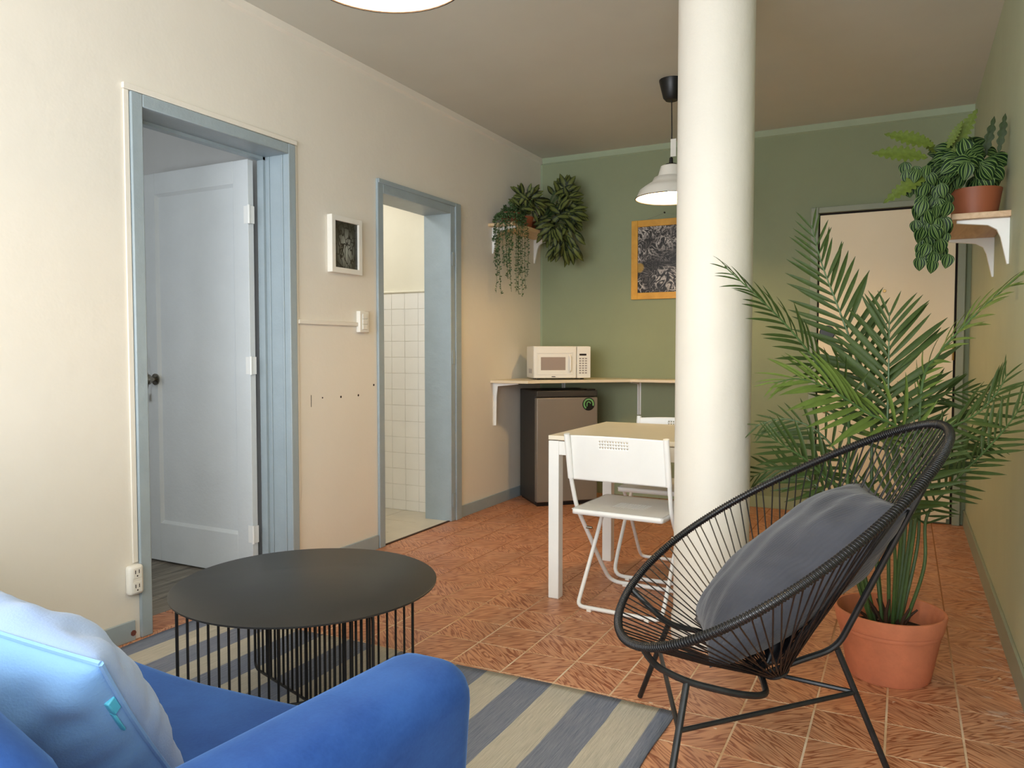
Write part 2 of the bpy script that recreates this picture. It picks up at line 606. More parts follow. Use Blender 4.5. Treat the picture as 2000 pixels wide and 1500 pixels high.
def arc(pts, r, n=5):
    """polyline with rounded corners"""
    pts = [Vector(p) for p in pts]
    out = [pts[0]]
    for i in range(1, len(pts) - 1):
        a, b, c = pts[i - 1], pts[i], pts[i + 1]
        u, v = (a - b), (c - b)
        d = min(r, u.length * 0.49, v.length * 0.49)
        p, q = b + u.normalized() * d, b + v.normalized() * d
        for k in range(n + 1):
            t = k / n
            out.append(p * (1 - t) ** 2 + b * 2 * t * (1 - t) + q * t * t)
    out.append(pts[-1])
    return out


def spline(pts, n=8):
    pts = [Vector(p) for p in pts]
    P = [pts[0] * 2 - pts[1]] + pts + [pts[-1] * 2 - pts[-2]]
    out = []
    for i in range(1, len(P) - 2):
        a, b, c, d = P[i - 1], P[i], P[i + 1], P[i + 2]
        for k in range(n):
            t = k / n
            out.append(0.5 * ((2 * b) + (c - a) * t + (2 * a - 5 * b + 4 * c - d) * t * t + (3 * b - a - 3 * c + d) * t ** 3))
    out.append(pts[-1])
    return out


# ------------------------------------------------------------------ the setting
XL, XR, YB, YF, ZC = -2.65, 0.36, 5.68, -1.6, 2.67
WT = 0.17
TX, TY = 0.2015, 0.2025

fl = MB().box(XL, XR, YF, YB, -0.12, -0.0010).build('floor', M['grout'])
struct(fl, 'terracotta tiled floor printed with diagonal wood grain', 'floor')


def tile_mesh(name, w, d, mat):
    i, g = 0.0012, 0.0031
    t = MB()
    w2, d2 = w / 2 - g, d / 2 - g
    t.add([(-w2, -d2, -0.004), (w2, -d2, -0.004), (w2, d2, -0.004), (-w2, d2, -0.004), (-w2, -d2, -0.0008), (w2, -d2, -0.0008), (w2, d2, -0.0008), (-w2, d2, -0.0008),
           (-w2 + i, -d2 + i, 0), (w2 - i, -d2 + i, 0), (w2 - i, d2 - i, 0), (-w2 + i, d2 - i, 0)],
          [(0, 3, 2, 1), (8, 9, 10, 11)] + [(k, (k + 1) % 4, (k + 1) % 4 + 4, k + 4) for k in range(4)] + [(k + 4, (k + 1) % 4 + 4, (k + 1) % 4 + 8, k + 8) for k in range(4)])
    o = t.build(name, mat, link=False, sharp=20)
    return o.data


tiles = {}
rest = MB()
rows = list(range(-19, 18))
for k in rows:
    y0 = 2.124 + TY * k
    y1 = min(y0 + TY, YB)
    if y1 <= YF:
        continue
    y0 = max(y0, YF)
    for j in range(15):
        x1 = 0.171 - TX * (j - 1)
        x0 = x1 - TX
        x1 = min(x1, XR)
        x0 = max(x0, XL)
        if k < -1:
            g = 0.0022
            rest.box(x0 + g, x1 - g, y0 + g, y1 - g, -0.004, 0)
            continue
        key = (round(x1 - x0, 3), round(y1 - y0, 3), (j + k) % 2)
        if key not in tiles:
            tiles[key] = tile_mesh('tile', x1 - x0, y1 - y0, M['tile_a' if key[2] else 'tile_b'])
        o = bpy.data.objects.new('tile', tiles[key])
        o.parent = fl
        o.location = ((x0 + x1) / 2, (y0 + y1) / 2, rnd.uniform(-0.0002, 0.0002))
        COL.objects.link(o)
for j in range(4):  # doorway into the bedroom
    y0 = 2.02 + 0.195 * j
    key = ('d', j % 2)
    if key not in tiles:
        tiles[key] = tile_mesh('tile', 0.17, 0.195, M['tile_a' if j % 2 else 'tile_b'])
    o = bpy.data.objects.new('tile', tiles[key])
    o.parent = fl
    o.location = (XL - 0.085, y0 + 0.0975, 0)
    COL.objects.link(o)
stuff(rest.build('tiles', M['tile_a'], fl))

struct(MB().box(-5.0, XR + 0.2, YF - 0.2, YB + 0.2, ZC, ZC + 0.1).build('ceiling', M['ceil']), 'off-white plaster ceiling', 'ceiling')

D1a, D1b, D1h = 2.015, 2.80, 2.06
D2a, D2b, D2h = 3.545, 4.262, 2.01
w = MB()
w.box(XL - WT, XL, YF, D1a - 0.02, -0.1, ZC)
w.box(XL - WT, XL, D1b + 0.02, D2a - 0.02, -0.1, ZC)
w.box(XL - WT, XL, D2b + 0.02, YB, -0.1, ZC)
w.box(XL - WT, XL, D1a - 0.02, D1b + 0.02, D1h + 0.02, ZC)
w.box(XL - WT, XL, D2a - 0.02, D2b + 0.02, D2h + 0.02, ZC)
struct(w.build('wall_left', M['cream']), 'cream plaster wall pierced by two blue-grey doorways', 'wall')
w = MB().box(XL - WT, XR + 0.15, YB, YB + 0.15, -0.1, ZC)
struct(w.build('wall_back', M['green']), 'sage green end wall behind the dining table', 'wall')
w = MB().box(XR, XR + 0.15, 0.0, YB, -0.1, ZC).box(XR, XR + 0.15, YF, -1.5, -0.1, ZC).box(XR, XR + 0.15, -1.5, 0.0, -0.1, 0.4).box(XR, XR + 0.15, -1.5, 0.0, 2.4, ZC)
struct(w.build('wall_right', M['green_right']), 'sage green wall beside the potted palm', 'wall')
w = MB()
w.box(XL - WT, -2.35, YF - 0.15, YF, -0.1, ZC)
w.box(0.25, XR + 0.15, YF - 0.15, YF, -0.1, ZC)
w.box(-2.35, 0.25, YF - 0.15, YF, -0.1, 0.5)
w.box(-2.35, 0.25, YF - 0.15, YF, 2.5, ZC)
struct(w.build('wall_front', M['cream']), 'cream wall with the large window behind the viewer', 'wall')
wf = MB()
for x in (-2.35, -1.08, 0.2):
    wf.box(x, x + 0.05, YF - 0.1, YF - 0.05, 0.5, 2.5)
wf.box(-2.35, 0.25, YF - 0.1, YF - 0.05, 0.5, 0.55)
wf.box(-2.35, 0.25, YF - 0.1, YF - 0.05, 2.45, 2.5)
struct(wf.build('window_1', M['white_paint']), 'white framed window behind the viewer', 'window')

wf = MB()  # frame of the invented side window, out of view
for y in (-1.5, -0.775, -0.05):
    wf.box(XR + 0.08, XR + 0.12, y, y + 0.05, 0.4, 2.4)
wf.box(XR + 0.08, XR + 0.12, -1.5, 0.0, 0.4, 0.45)
wf.box(XR + 0.08, XR + 0.12, -1.5, 0.0, 2.35, 2.4)
struct(wf.build('added_side_window', M['white_paint']), 'white framed side window added behind the viewer for its light', 'window')

# cornices and the pale corner bead
struct(MB().prism([(XL, ZC), (XL + 0.018, ZC), (XL + 0.014, ZC - 0.035), (XL, ZC - 0.045)], 'y', YF, YB).build('trim_1', M['cream']), 'thin cream cornice where left wall meets ceiling', 'cornice')
struct(MB().prism([(YB, ZC), (YB - 0.018, ZC), (YB - 0.014, ZC - 0.042), (YB, ZC - 0.052)], 'x', XL + 0.018, XR).build('trim_2', M['green_trim']), 'thin green cornice above the end wall', 'cornice')
struct(MB().prism([(XL, YB), (XL + 0.012, YB), (XL, YB - 0.012)], 'z', 0, ZC - 0.05).build('trim_3', M['green_trim']), 'pale bead down the corner of cream and green walls', 'trim')

# baseboards
bl = MB()
for a, b in ((YF, 1.94), (2.875, 3.485), (4.39, 5.66)):
    bl.box(XL, XL + 0.012, a, b, 0, 0.078)
struct(bl.build('baseboard_left', M['blue_trim'], bevel=0.002), 'blue-grey painted baseboard along the cream wall', 'baseboard')
struct(MB().box(XL + 0.012, -0.6, YB - 0.012, YB, 0, 0.085).build('baseboard_back', M['green_trim'], bevel=0.002), 'green baseboard under the end wall', 'baseboard')
struct(MB().box(XR - 0.012, XR, YF, YB, 0, 0.10).build('baseboard_right', M['grey_green_trim'], bevel=0.002), 'grey-green baseboard along the right wall', 'baseboard')

# round column with a thin plinth band
CC = (-0.661, 2.989)
col = MB().lathe([(0.150, 0.0), (0.150, 0.085), (0.1425, 0.10), (0.1425, ZC)], (CC[0], CC[1], 0), 64)
struct(col.build('column', M['column'], org=(CC[0], CC[1], 0)), 'round off-white column in front of the dining table', 'column')

# ---- door 1 (bedroom)
d1 = thing('door_1', 'white panelled bedroom door standing open in a blue-grey frame', 'door', (XL, 2.4, 0))
d1['kind'] = 'structure'


def casing(parent, a, b, h, wl, wr, wt, x=XL, th=0.016, depth=0.19, mat='blue_trim'):
    c = MB()
    c.box(x, x + th, a - wl, a, 0, h + wt)
    c.box(x, x + th, b, b + wr, 0, h + wt)
    c.box(x, x + th, a, b, h, h + wt)
    c.build('casing', M[mat], parent, bevel=0.004)
    j = MB()
    j.box(x - depth, x + 0.004, a - 0.02, a, 0, h + 0.02)
    j.box(x - depth, x + 0.004, b, b + 0.02, 0, h + 0.02)
    j.box(x - depth, x + 0.004, a, b, h, h + 0.02)
    j.build('jamb', M[mat], parent, bevel=0.002)


casing(d1, D1a, D1b, D1h, 0.05, 0.047, 0.05)
st = MB()
st.box(XL - 0.175, XL - 0.135, D1a, D1a + 0.014, 0, D1h)
st.box(XL - 0.175, XL - 0.135, D1b - 0.014, D1b, 0, D1h)
st.box(XL - 0.175, XL - 0.135, D1a, D1b, D1h - 0.014, D1h)
st.build('stop', M['blue_trim'], d1)
st = MB()
st.box(XL - 0.03, XL - 0.02, D1b - 0.006, D1b, 0, D1h)
st.box(XL - 0.115, XL - 0.105, D1b - 0.006, D1b, 0, D1h)
st.build('bead', M['blue_trim'], d1, bevel=0.002)
# leaf: swung 90 degrees into the bedroom
LY0, LY1, LX0, LX1, LZ1 = 2.735, 2.77, -3.60, -2.835, 2.045
lf = MB()
so, rt, rb = 0.10, 0.11, 0.21
for y0, y1 in ((LY0, LY1),):
    lf.box(LX0, LX0 + so, y0, y1, 0.008, LZ1)
    lf.box(LX1 - so, LX1, y0, y1, 0.008, LZ1)
    lf.box(LX0 + so, LX1 - so, y0, y1, LZ1 - rt, LZ1)
    lf.box(LX0 + so, LX1 - so, y0, y1, 0.008, rb)
leaf = lf.build('door_leaf', M['door_white'], d1, bevel=0.002)
pn = MB().box(LX0 + so - 0.005, LX1 - so + 0.005, LY0 + 0.014, LY1 - 0.014, rb - 0.005, LZ1 - rt + 0.005)
pn.build('door_panel', M['door_white'], leaf)
mo = MB()
a, b, c0, c1, q = LX0 + so, LX1 - so, rb, LZ1 - rt, 0.014
mo.prism([(LY0 + 0.014, c0), (LY0 + 0.001, c0), (LY0 + 0.014, c0 + q)], 'x', a, b)
mo.prism([(LY0 + 0.014, c1), (LY0 + 0.001, c1), (LY0 + 0.014, c1 - q)], 'x', a, b)
mo.prism([(a, LY0 + 0.014), (a, LY0 + 0.001), (a + q, LY0 + 0.014)], 'z', c0, c1)
mo.prism([(b, LY0 + 0.014), (b, LY0 + 0.001), (b - q, LY0 + 0.014)], 'z', c0, c1)
mo.build('panel_moulding', M['door_white'], leaf)
kn = MB()
kx, kz = LX0 + 0.085, 0.972
kn.lathe([(0.0, 0), (0.03, 0), (0.03, -0.006), (0.012, -0.010), (0.011, -0.03), (0.018, -0.036), (0.028, -0.044), (0.029, -0.056), (0.022, -0.064), (0.0, -0.067)], (kx, LY0, kz), 24, 'y')
kn.build('door_knob', M['chrome'], leaf)
ky = MB()
ky.tube([(kx - 0.03, LY0 - 0.02, kz + 0.01), (kx - 0.05, LY0 - 0.022, kz + 0.07), (kx - 0.055, LY0 - 0.022, kz + 0.12)], 0.002, 5)
ky.tube([(kx - 0.03, LY0 - 0.02, kz - 0.01), (kx - 0.045, LY0 - 0.022, kz - 0.08)], 0.002, 5)
ky.box(kx - 0.058, kx - 0.036, LY0 - 0.026, LY0 - 0.022, kz - 0.115, kz - 0.075)
ky.build('key_string', M['brown_stem'], leaf)
for z in (1.78, 1.05, 0.22):
    h = MB()
    h.tube([(LX1 + 0.008, LY0 - 0.004, z - 0.045), (LX1 + 0.008, LY0 - 0.004, z + 0.045)], 0.007, 10)
    h.box(LX1 - 0.028, LX1 + 0.006, LY0 - 0.0015, LY0 + 0.001, z - 0.042, z + 0.042)
    h.box(LX1 + 0.008, LX1 + 0.010, LY0, LY0 + 0.03, z - 0.042, z + 0.042)
    h.build('hinge', M['white_metal'], d1)

# surface conduit around the bedroom door frame (cream strip) and by the switch
struct(MB().box(XL, XL + 0.007, 1.940, 1.962, 0.30, 2.112).box(XL, XL + 0.014, 1.936, 2.862, 2.112, 2.135)
       .box(XL, XL + 0.010, 2.852, 2.862, 0.35, 2.112).build('trim_4', M['cream'], bevel=0.002), 'cream wiring channel framing the bedroom doorway', 'trim')
struct(MB().box(XL, XL + 0.014, 2.862, 3.315, 1.255, 1.275).build('trim_5', M['cream'], bevel=0.002), 'thin horizontal wiring channel running to the light switch', 'trim')

# ---- door 2 (bathroom opening)
d2 = thing('door_2', 'blue-grey frame of the doorless bathroom opening', 'doorway', (XL, 3.9, 0))
d2['kind'] = 'structure'
casing(d2, D2a, D2b, D2h, 0.052, 0.118, 0.075)
st = MB()
st.box(XL + 0.016, XL + 0.026, D2b + 0.05, D2b + 0.118, 0, D2h + 0.07)
st.box(XL + 0.016, XL + 0.024, D2a - 0.05, D2b + 0.118, D2h + 0.05, D2h + 0.075)
st.build('outer_bead', M['blue_trim'], d2, bevel=0.003)
for z in (1.72, 1.08, 0.14):
    MB().box(XL + 0.017, XL + 0.021, D2b + 0.012, D2b + 0.045, z - 0.045, z + 0.045).build('hinge_plate', M['blue_trim'], d2, bevel=0.001)
MB().box(XL - WT, XL, D2a, D2b, -0.01, 0.002).build('threshold', M['bath_floor'], d2)
MB().box(XL - 0.012, XL + 0.002, D2a, D2b, 0.0, 0.005).build('threshold_strip', M['brown_stem'], d2)

# ---- bedroom shell
bx = XL - WT
b = MB().box(-5.0, bx, 0.6, 2.95, -0.1, -0.006)
bf = b.build('floor_bedroom', M['plank'])
struct(bf, 'dark grey wood-look plank floor of the bedroom', 'floor')
for i in range(12):
    y0 = 0.62 + i * 0.19
    s = MB().box(-4.99, bx, y0 + 0.0012, y0 + 0.1888, -0.006, -0.0005).build('plank', M['plank'], bf)
struct(MB().box(-5.0, bx, 2.86, 2.98, -0.1, ZC).build('wall_bedroom_back', M['white_room']), 'grey-white bedroom wall behind the open door', 'wall')
struct(MB().box(-5.1, -5.0, 0.5, 2.98, -0.1, ZC).build('wall_bedroom_side', M['white_room']), 'far bedroom wall', 'wall')
w = MB().box(-5.0, -4.4, 0.45, 0.6, -0.1, ZC).box(-3.0, bx, 0.45, 0.6, -0.1, ZC).box(-4.4, -3.0, 0.45, 0.6, -0.1, 0.8).box(-4.4, -3.0, 0.45, 0.6, 2.2, ZC)
struct(w.build('wall_bedroom_front', M['white_room']), 'bedroom wall with its window', 'wall')
struct(MB().box(-5.0, bx, 2.845, 2.86, 2.36, 2.40).build('trim_6', M['white_room']), 'moulding high on the bedroom wall', 'trim')

# ---- bathroom shell
BY = 4.43
bw = MB().box(-4.4, bx, BY, BY + 0.1, -0.1, ZC).build('wall_bathroom_back', M['bath_wall'])
struct(bw, 'cream bathroom wall above white square tiles', 'wall')
TS = 0.112
key = None
for r in range(14):
    z1 = 1.525 - TS * r
    z0 = max(z1 - TS, 0.0)
    if z1 - z0 < 0.02:
        continue
    for c in range(7):
        x1 = bx - 0.005 - TS * c + 0.05
        x1 = min(x1, bx)
        x0 = bx - 0.005 - TS * (c + 1) + 0.05
        MB().box(x0 + 0.0015, x1 - 0.0015, BY - 0.0075, BY, z0 + 0.0015, z1 - 0.0015).build('wall_tile', M['bath_tile'], bw, sharp=20, bevel=0.001, segs=1)
MB().tube([(-4.3, BY - 0.008, 1.533), (bx, BY - 0.008, 1.533)], 0.008, 8).build('tile_edge', M['bath_wall'], bw)
MB().box(-4.3, bx, BY - 0.0055, BY, 0, 1.525).build('tile_bed', M['bath_grout'], bw)
bfl = MB().box(-4.4, bx, 3.0, BY, -0.1, -0.005).build('floor_bathroom', M['bath_grout'])
struct(bfl, 'beige square-tiled bathroom floor', 'floor')
for i in range(5):
    for j in range(5):
        x1 = bx - 0.30 * i
        y1 = BY - 0.30 * j
        MB().box(x1 - 0.298, x1 - 0.002, max(y1 - 0.298, 3.0), y1 - 0.002, -0.005, 0.0).build('floor_tile', M['bath_floor'], bfl, sharp=20)
struct(MB().box(-4.5, -4.4, 3.0, BY + 0.1, -0.1, ZC).build('wall_bathroom_side', M['bath_wall']), 'far bathroom wall', 'wall')
struct(MB().box(-4.4, bx, 2.98, 3.08, -0.1, ZC).build('wall_bathroom_front', M['bath_wall']), 'partition between bedroom and bathroom', 'wall')

# ---- door 3 (entrance door in the end wall)
d3 = thing('door_3', 'flat cream entrance door behind the palm', 'door', (-0.12, YB, 0))
d3['kind'] = 'structure'
MB().box(-0.535, 0.272, YB - 0.028, YB - 0.002, 0.035, 2.045).build('door_leaf', M['door_cream'], d3, bevel=0.002)
MB().box(-0.535, 0.255, YB - 0.034, YB - 0.028, 0.012, 0.075).build('kick_strip', M['door_cream'], d3, bevel=0.002)
c = MB()
c.box(-0.595, -0.545, YB - 0.04, YB, 0, 2.10)
c.box(0.285, 0.330, YB - 0.04, YB, 0, 2.10)
c.box(-0.545, 0.285, YB - 0.04, YB, 2.06, 2.10)
c.build('casing', M['grey_green_trim'], d3, bevel=0.004)
c = MB()
c.box(-0.545, -0.538, YB - 0.006, YB, 0, 2.06)
c.box(0.275, 0.285, YB - 0.006, YB, 0, 2.06)
c.box(-0.545, 0.285, YB - 0.006, YB, 2.047, 2.06)
c.build('gap', M['hole_dark'], d3)
MB().lathe([(0, -0.034), (0.009, -0.034), (0.011, -0.028)], (-0.131, YB, 1.518), 16, 'y').build('peephole', M['brass'], d3)
MB().lathe([(0, -0.040), (0.046, -0.040), (0.05, -0.036), (0.05, -0.028)], (-0.478, YB, 1.246), 28, 'y').build('deadbolt', M['black_plastic'], d3)
MB().lathe([(0, -0.046), (0.016, -0.046), (0.022, -0.036), (0.024, -0.028)], (-0.484, YB, 0.717), 20, 'y').build('lock_cylinder', M['brass'], d3)
for z in (1.107, 0.296):
    MB().tube([(0.272, YB - 0.033, z - 0.045), (0.272, YB - 0.033, z + 0.045)], 0.007, 8).build('hinge', M['brass'], d3)

# old screw holes and chipped paint are marks on the wall: tiny separate pits
for i, (y, z, r) in enumerate([(3.183, 0.879, 0.006), (3.328, 0.880, 0.006), (3.039, 0.882, 0.004), (3.465, 0.931, 0.006)]):
    t = MB().lathe([(0, 0.0012), (r, 0.0008), (r * 1.1, 0)], (XL, y, z), 10, 'x').build('screw_hole', M['hole_dark'], bpy.data.objects['wall_left'])
MB().box(XL, XL + 0.001, 2.953, 2.956, 0.84, 0.90).build('crack', M['hole_dark'], bpy.data.objects['wall_left'])
MB().lathe([(0, 0.0022), (0.012, 0.0016), (0.012, 0)], (XL + 0.012, 1.93, 0.03), 7, 'x').build('paint_chip', M['rust_spot'], bpy.data.objects['baseboard_left'])

# ------------------------------------------------------------------ switch, outlet, pictures
t = thing('light_switch', 'white rocker light switch beside the bathroom doorway', 'switch', (XL, 3.355, 1.28))
MB().box(XL, XL + 0.026, 3.315, 3.395, 1.222, 1.338).build('plate', M['white_plastic'], t, bevel=0.004)
for k in range(3):
    MB().box(XL + 0.026, XL + 0.031, 3.335, 3.375, 1.238 + k * 0.029, 1.238 + k * 0.029 + 0.026).build('rocker', M['white_plastic'], t, bevel=0.002)

t = thing('power_outlet', 'white double power outlet low beside the bedroom door frame', 'outlet', (XL, 1.935, 0.24))
MB().box(XL, XL + 0.035, 1.905, 1.966, 0.182, 0.296).build('housing', M['white_plastic'], t, bevel=0.012, segs=3)
for z in (0.267, 0.212):
    s = MB().box(XL + 0.035, XL + 0.0365, 1.918, 1.953, z - 0.02, z + 0.02).build('socket', M['white_plastic'], t, bevel=0.001)
    h = MB().box(XL + 0.0365, XL + 0.0371, 1.925, 1.928, z - 0.002, z + 0.012).box(XL + 0.0365, XL + 0.0371, 1.941, 1.944, z - 0.002, z + 0.012)
    h.lathe([(0, 0.0371), (0.003, 0.0371), (0.003, 0.0365)], (XL, 1.9345, z - 0.011), 8, 'x')
    h.build('slot', M['hole_dark'], s)

# small white framed print
t = thing('framed_print', 'small abstract black and grey print in a white box frame', 'picture', (XL, 3.21, 1.53))
f = MB()
y0, y1, z0, z1, fw = 3.088, 3.332, 1.528, 1.822, 0.027
f.box(XL, XL + 0.032, y0, y0 + fw, z0, z1).box(XL, XL + 0.032, y1 - fw, y1, z0, z1).box(XL, XL + 0.032, y0 + fw, y1 - fw, z0, z0 + fw).box(XL, XL + 0.032, y0 + fw, y1 - fw, z1 - fw, z1)
f.build('frame', M['white_paint'], t, bevel=0.001)
p = MB().box(XL, XL + 0.02, y0 + fw, y1 - fw, z0 + fw, z1 - fw).build('print', M['line_print'], t)

# large poster in yellow frame
t = thing('framed_poster', 'large swirling black and white poster in a yellow wood frame', 'picture', (-1.88, YB, 1.515))
x0, x1, z0, z1, fw = -1.880, -1.375, 1.515, 2.112, 0.05
f = MB()
f.box(x0, x0 + fw, YB - 0.02, YB, z0, z1).box(x1 - fw, x1, YB - 0.02, YB, z0, z1).box(x0 + fw, x1 - fw, YB - 0.02, YB, z0, z0 + fw).box(x0 + fw, x1 - fw, YB - 0.02, YB, z1 - fw, z1)
f.build('frame', M['yellow_wood'], t, bevel=0.002)
MB().box(x0 + fw, x1 - fw, YB - 0.012, YB - 0.002, z0 + fw, z1 - fw).build('print', M['swirl_print'], t)
MB().tube([(x0 + 0.1, YB - 0.006, z1), (-1.627, YB - 0.008, z1 + 0.045), (x1 - 0.1, YB - 0.006, z1)], 0.0012, 5).build('hanging_cord', M['grey_green_trim'], t)
MB().lathe([(0, -0.014), (0.006, -0.012), (0.006, 0)], (-1.627, YB, z1 + 0.047), 8, 'y').build('nail', M['hole_dark'], t)


# ------------------------------------------------------------------ pendant lamps
def pendant(x, y, zr, label, bulb):
    t = thing('pendant_lamp', label, 'lamp', (x, y, zr), 0, 'pendant lamps')
    MB().lathe([(0, ZC - 0.115), (0.035, ZC - 0.115), (0.048, ZC - 0.10), (0.072, ZC - 0.005), (0.072, ZC), (0, ZC)], (x, y, 0), 32).build('ceiling_rose', M['black_plastic'], t)
    MB().tube([(x, y, ZC - 0.115), (x + 0.003, y, zr + 0.38), (x, y, zr + 0.20)], 0.0035, 6).build('cord', M['black_plastic'], t)
    MB().lathe([(0, 0.235), (0.010, 0.23), (0.012, 0.20), (0.032, 0.195), (0.036, 0.185), (0, 0.185)], (x, y, zr), 20).build('socket_cap', M['black_plastic'], t)
    outer = [(0.034, 0.19), (0.058, 0.182), (0.072, 0.135), (0.078, 0.122), (0.096, 0.118), (0.108, 0.095), (0.150, 0.068), (0.178, 0.048), (0.196, 0.008), (0.202, 0.0)]
    inner = [(0.199, 0.001), (0.192, 0.009), (0.175, 0.043), (0.148, 0.063), (0.104, 0.091), (0.092, 0.114), (0.075, 0.118), (0.068, 0.132), (0.054, 0.178), (0.030, 0.186)]
    MB().lathe(outer + inner, (x, y, zr), 48, closed=True).build('shade', M['shade_in'], t, sharp=50)
    MB().lathe([(0.2035, -0.002), (0.2035, 0.002), (0.2, 0.002), (0.2, -0.002)], (x, y, zr), 48, closed=True).build('shade_rim', M['hole_dark'], t)
    MB().lathe([(0.0, 0.185), (0.02, 0.18), (0.02, 0.125), (0.0, 0.12)], (x, y, zr), 16).build('bulb_holder', M['black_plastic'], t)
    MB().lathe([(0.013, 0.125), (0.016, 0.11), (0.029, 0.085), (0.033, 0.066), (0.029, 0.048), (0.016, 0.036), (0.0, 0.033)], (x, y, zr), 16).build('bulb', bulb, t)
    return t


p1 = pendant(-1.22, 4.38, 2.0, 'lit white metal pendant lamp hanging over the dining table', M['bulb'])
MB().box(-1.222, -1.190, 4.372, 4.3735, 2.235, 2.335).build('tag', M['paper_tag'], p1)
pendant(-1.14, 1.545, 2.028, 'lit white pendant lamp cut by the top of the picture', M['bulb_front'])

# ------------------------------------------------------------------ rug
t = MB()
NX, NY = 60, 40
RX0, RX1, RY0, RY1 = -2.605, -0.612, 0.75, 2.302
vs = []
for j in range(NY + 1):
    for i in range(NX + 1):
        u, v = i / NX, j / NY
        x = RX0 + (RX1 - RX0) * u + 0.003 * math.sin(v * 21)
        y = RY0 + (RY1 - RY0) * v + 0.003 * math.sin(u * 17 + 1)
        vs.append((x, y, 0.0065 + 0.0012 * math.sin(u * 13) * math.sin(v * 11)))
n1 = (NX + 1) * (NY + 1)
fs = [(j * (NX + 1) + i, j * (NX + 1) + i + 1, (j + 1) * (NX + 1) + i + 1, (j + 1) * (NX + 1) + i) for j in range(NY) for i in range(NX)]
t.add(vs, fs)
rug = t.build('rug', M['rug'], org=(RX1, RY0, 0), recalc=False)
md = rug.modifiers.new('thick', 'SOLIDIFY')
md.thickness, md.offset = 0.006, -1
tag(rug, 'flat woven rug striped blue-grey and beige under the coffee table', 'rug')

# ------------------------------------------------------------------ coffee table
TC = (-1.655, 1.82)
t = thing('coffee_table', 'low round black metal coffee table on a wire rod base', 'coffee table', (TC[0], TC[1], 0.008))
MB().lathe([(0, 0.400), (0.400, 0.400), (0.4025, 0.3985), (0.4025, 0.394), (0.400, 0.3925), (0, 0.3925)], (TC[0], TC[1], 0), 96).build('table_top', M['black_top'], t)
for ang, rl, rr, n in ((50, 0.378, 0.338, 25), (-18, 0.362, 0.355, 25)):
    c, s = math.cos(R(ang)), math.sin(R(ang))
    z0, z1 = 0.014, 0.388

    def P3(r, z):
        return (TC[0] + c * r, TC[1] + s * r, z)
    fr = arc([P3(0, z0), P3(-rl, z0), P3(-rl, z1), P3(rr, z1), P3(rr, z0), P3(0, z0)], 0.028, 6)
    fo = MB().tube(fr, 0.0048, 8).build('rod_frame', M['black_metal'], t)
    for k in range(1, n):
        r = -rl + (rl + rr) * k / n
        MB().tube([P3(r, z0), P3(r, z1)], 0.0040, 6).build('rod', M['black_metal'], fo)


# ------------------------------------------------------------------ sofa
def rbox(x0, x1, y0, y1, z0, z1, bev, name, mat, parent, segs=4, fn=None, res=14):
    """soft box: subdivided, rounded with a bevel, optionally deformed"""
    bm = bmesh.new()
    bmesh.ops.create_cube(bm, size=1.0)
    for v in bm.verts:
        v.co = Vector(((x0 + x1) / 2 + v.co.x * (x1 - x0), (y0 + y1) / 2 + v.co.y * (y1 - y0), (z0 + z1) / 2 + v.co.z * (z1 - z0)))
    bmesh.ops.bevel(bm, geom=bm.edges[:], offset=bev, segments=segs, affect='EDGES', profile=0.5)
    bmesh.ops.subdivide_edges(bm, edges=[e for e in bm.edges if e.calc_length() > 0.15], cuts=res, use_grid_fill=True)
    org = worg(parent)
    for v in bm.verts:
        if fn:
            v.co = Vector(fn(v.co))
        v.co = v.co - org
    me = bpy.data.meshes.new(name)
    bm.to_mesh(me)
    bm.free()
    me.shade_smooth()
    me.materials.append(mat)
    o = bpy.data.objects.new(name, me)
    COL.objects.link(o)
    o.parent = parent
    return o


sofa = thing('sofa', 'royal blue velvet sofa with rounded arm, cut by the lower edge', 'sofa', (-1.5, 0.7, 0))


def seat_fn(p):
    x, y, z = p
    if z > 0.35:
        z += 0.012 * math.sin((x + 0.3) * 5) * math.sin(y * 4) - 0.008 * max(0, math.cos((x + 1.45) * 6))
    return (x, y, z)


rbox(-2.36, -0.77, 0.35, 1.14, 0.26, 0.437, 0.040, 'seat_cushion', M['velvet'], sofa, 5, seat_fn)
rbox(-2.40, -0.72, 0.30, 1.09, 0.11, 0.262, 0.02, 'seat_base', M['velvet'], sofa, 3)


def arm_fn(sx):
    def f(p):
        x, y, z = p
        t = (z - 0.1) / 0.5
        x += sx * 0.035 * (t - 0.6)
        z += 0.055 * (1.12 - y) * max(0, t)
        return (x, y, z)
    return f


rbox(-0.825, -0.645, 0.22, 1.135, 0.10, 0.598, 0.068, 'arm', M['velvet'], sofa, 6, arm_fn(1))
rbox(-2.48, -2.33, 0.22, 1.135, 0.10, 0.598, 0.068, 'arm', M['velvet'], sofa, 6, arm_fn(-1))


def back_fn(p):
    x, y, z = p
    t = max(0, (z - 0.4) / 0.4)
    y -= 0.10 * t
    e = max(0, (x + 0.98) / 0.3)
    z -= 0.11 * e * e * t
    return (x, y, z)


rbox(-2.45, -0.70, 0.38, 0.56, 0.15, 0.80, 0.075, 'backrest', M['velvet'], sofa, 6, back_fn)
for x in (-2.3, -0.8):
    for y in (0.35, 1.03):
        MB().lathe([(0.014, 0.008), (0.022, 0.11), (0, 0.11), (0, 0.008), (0.014, 0.008)], (x, y, 0.0), 14).build('leg', M['black_plastic'], sofa)


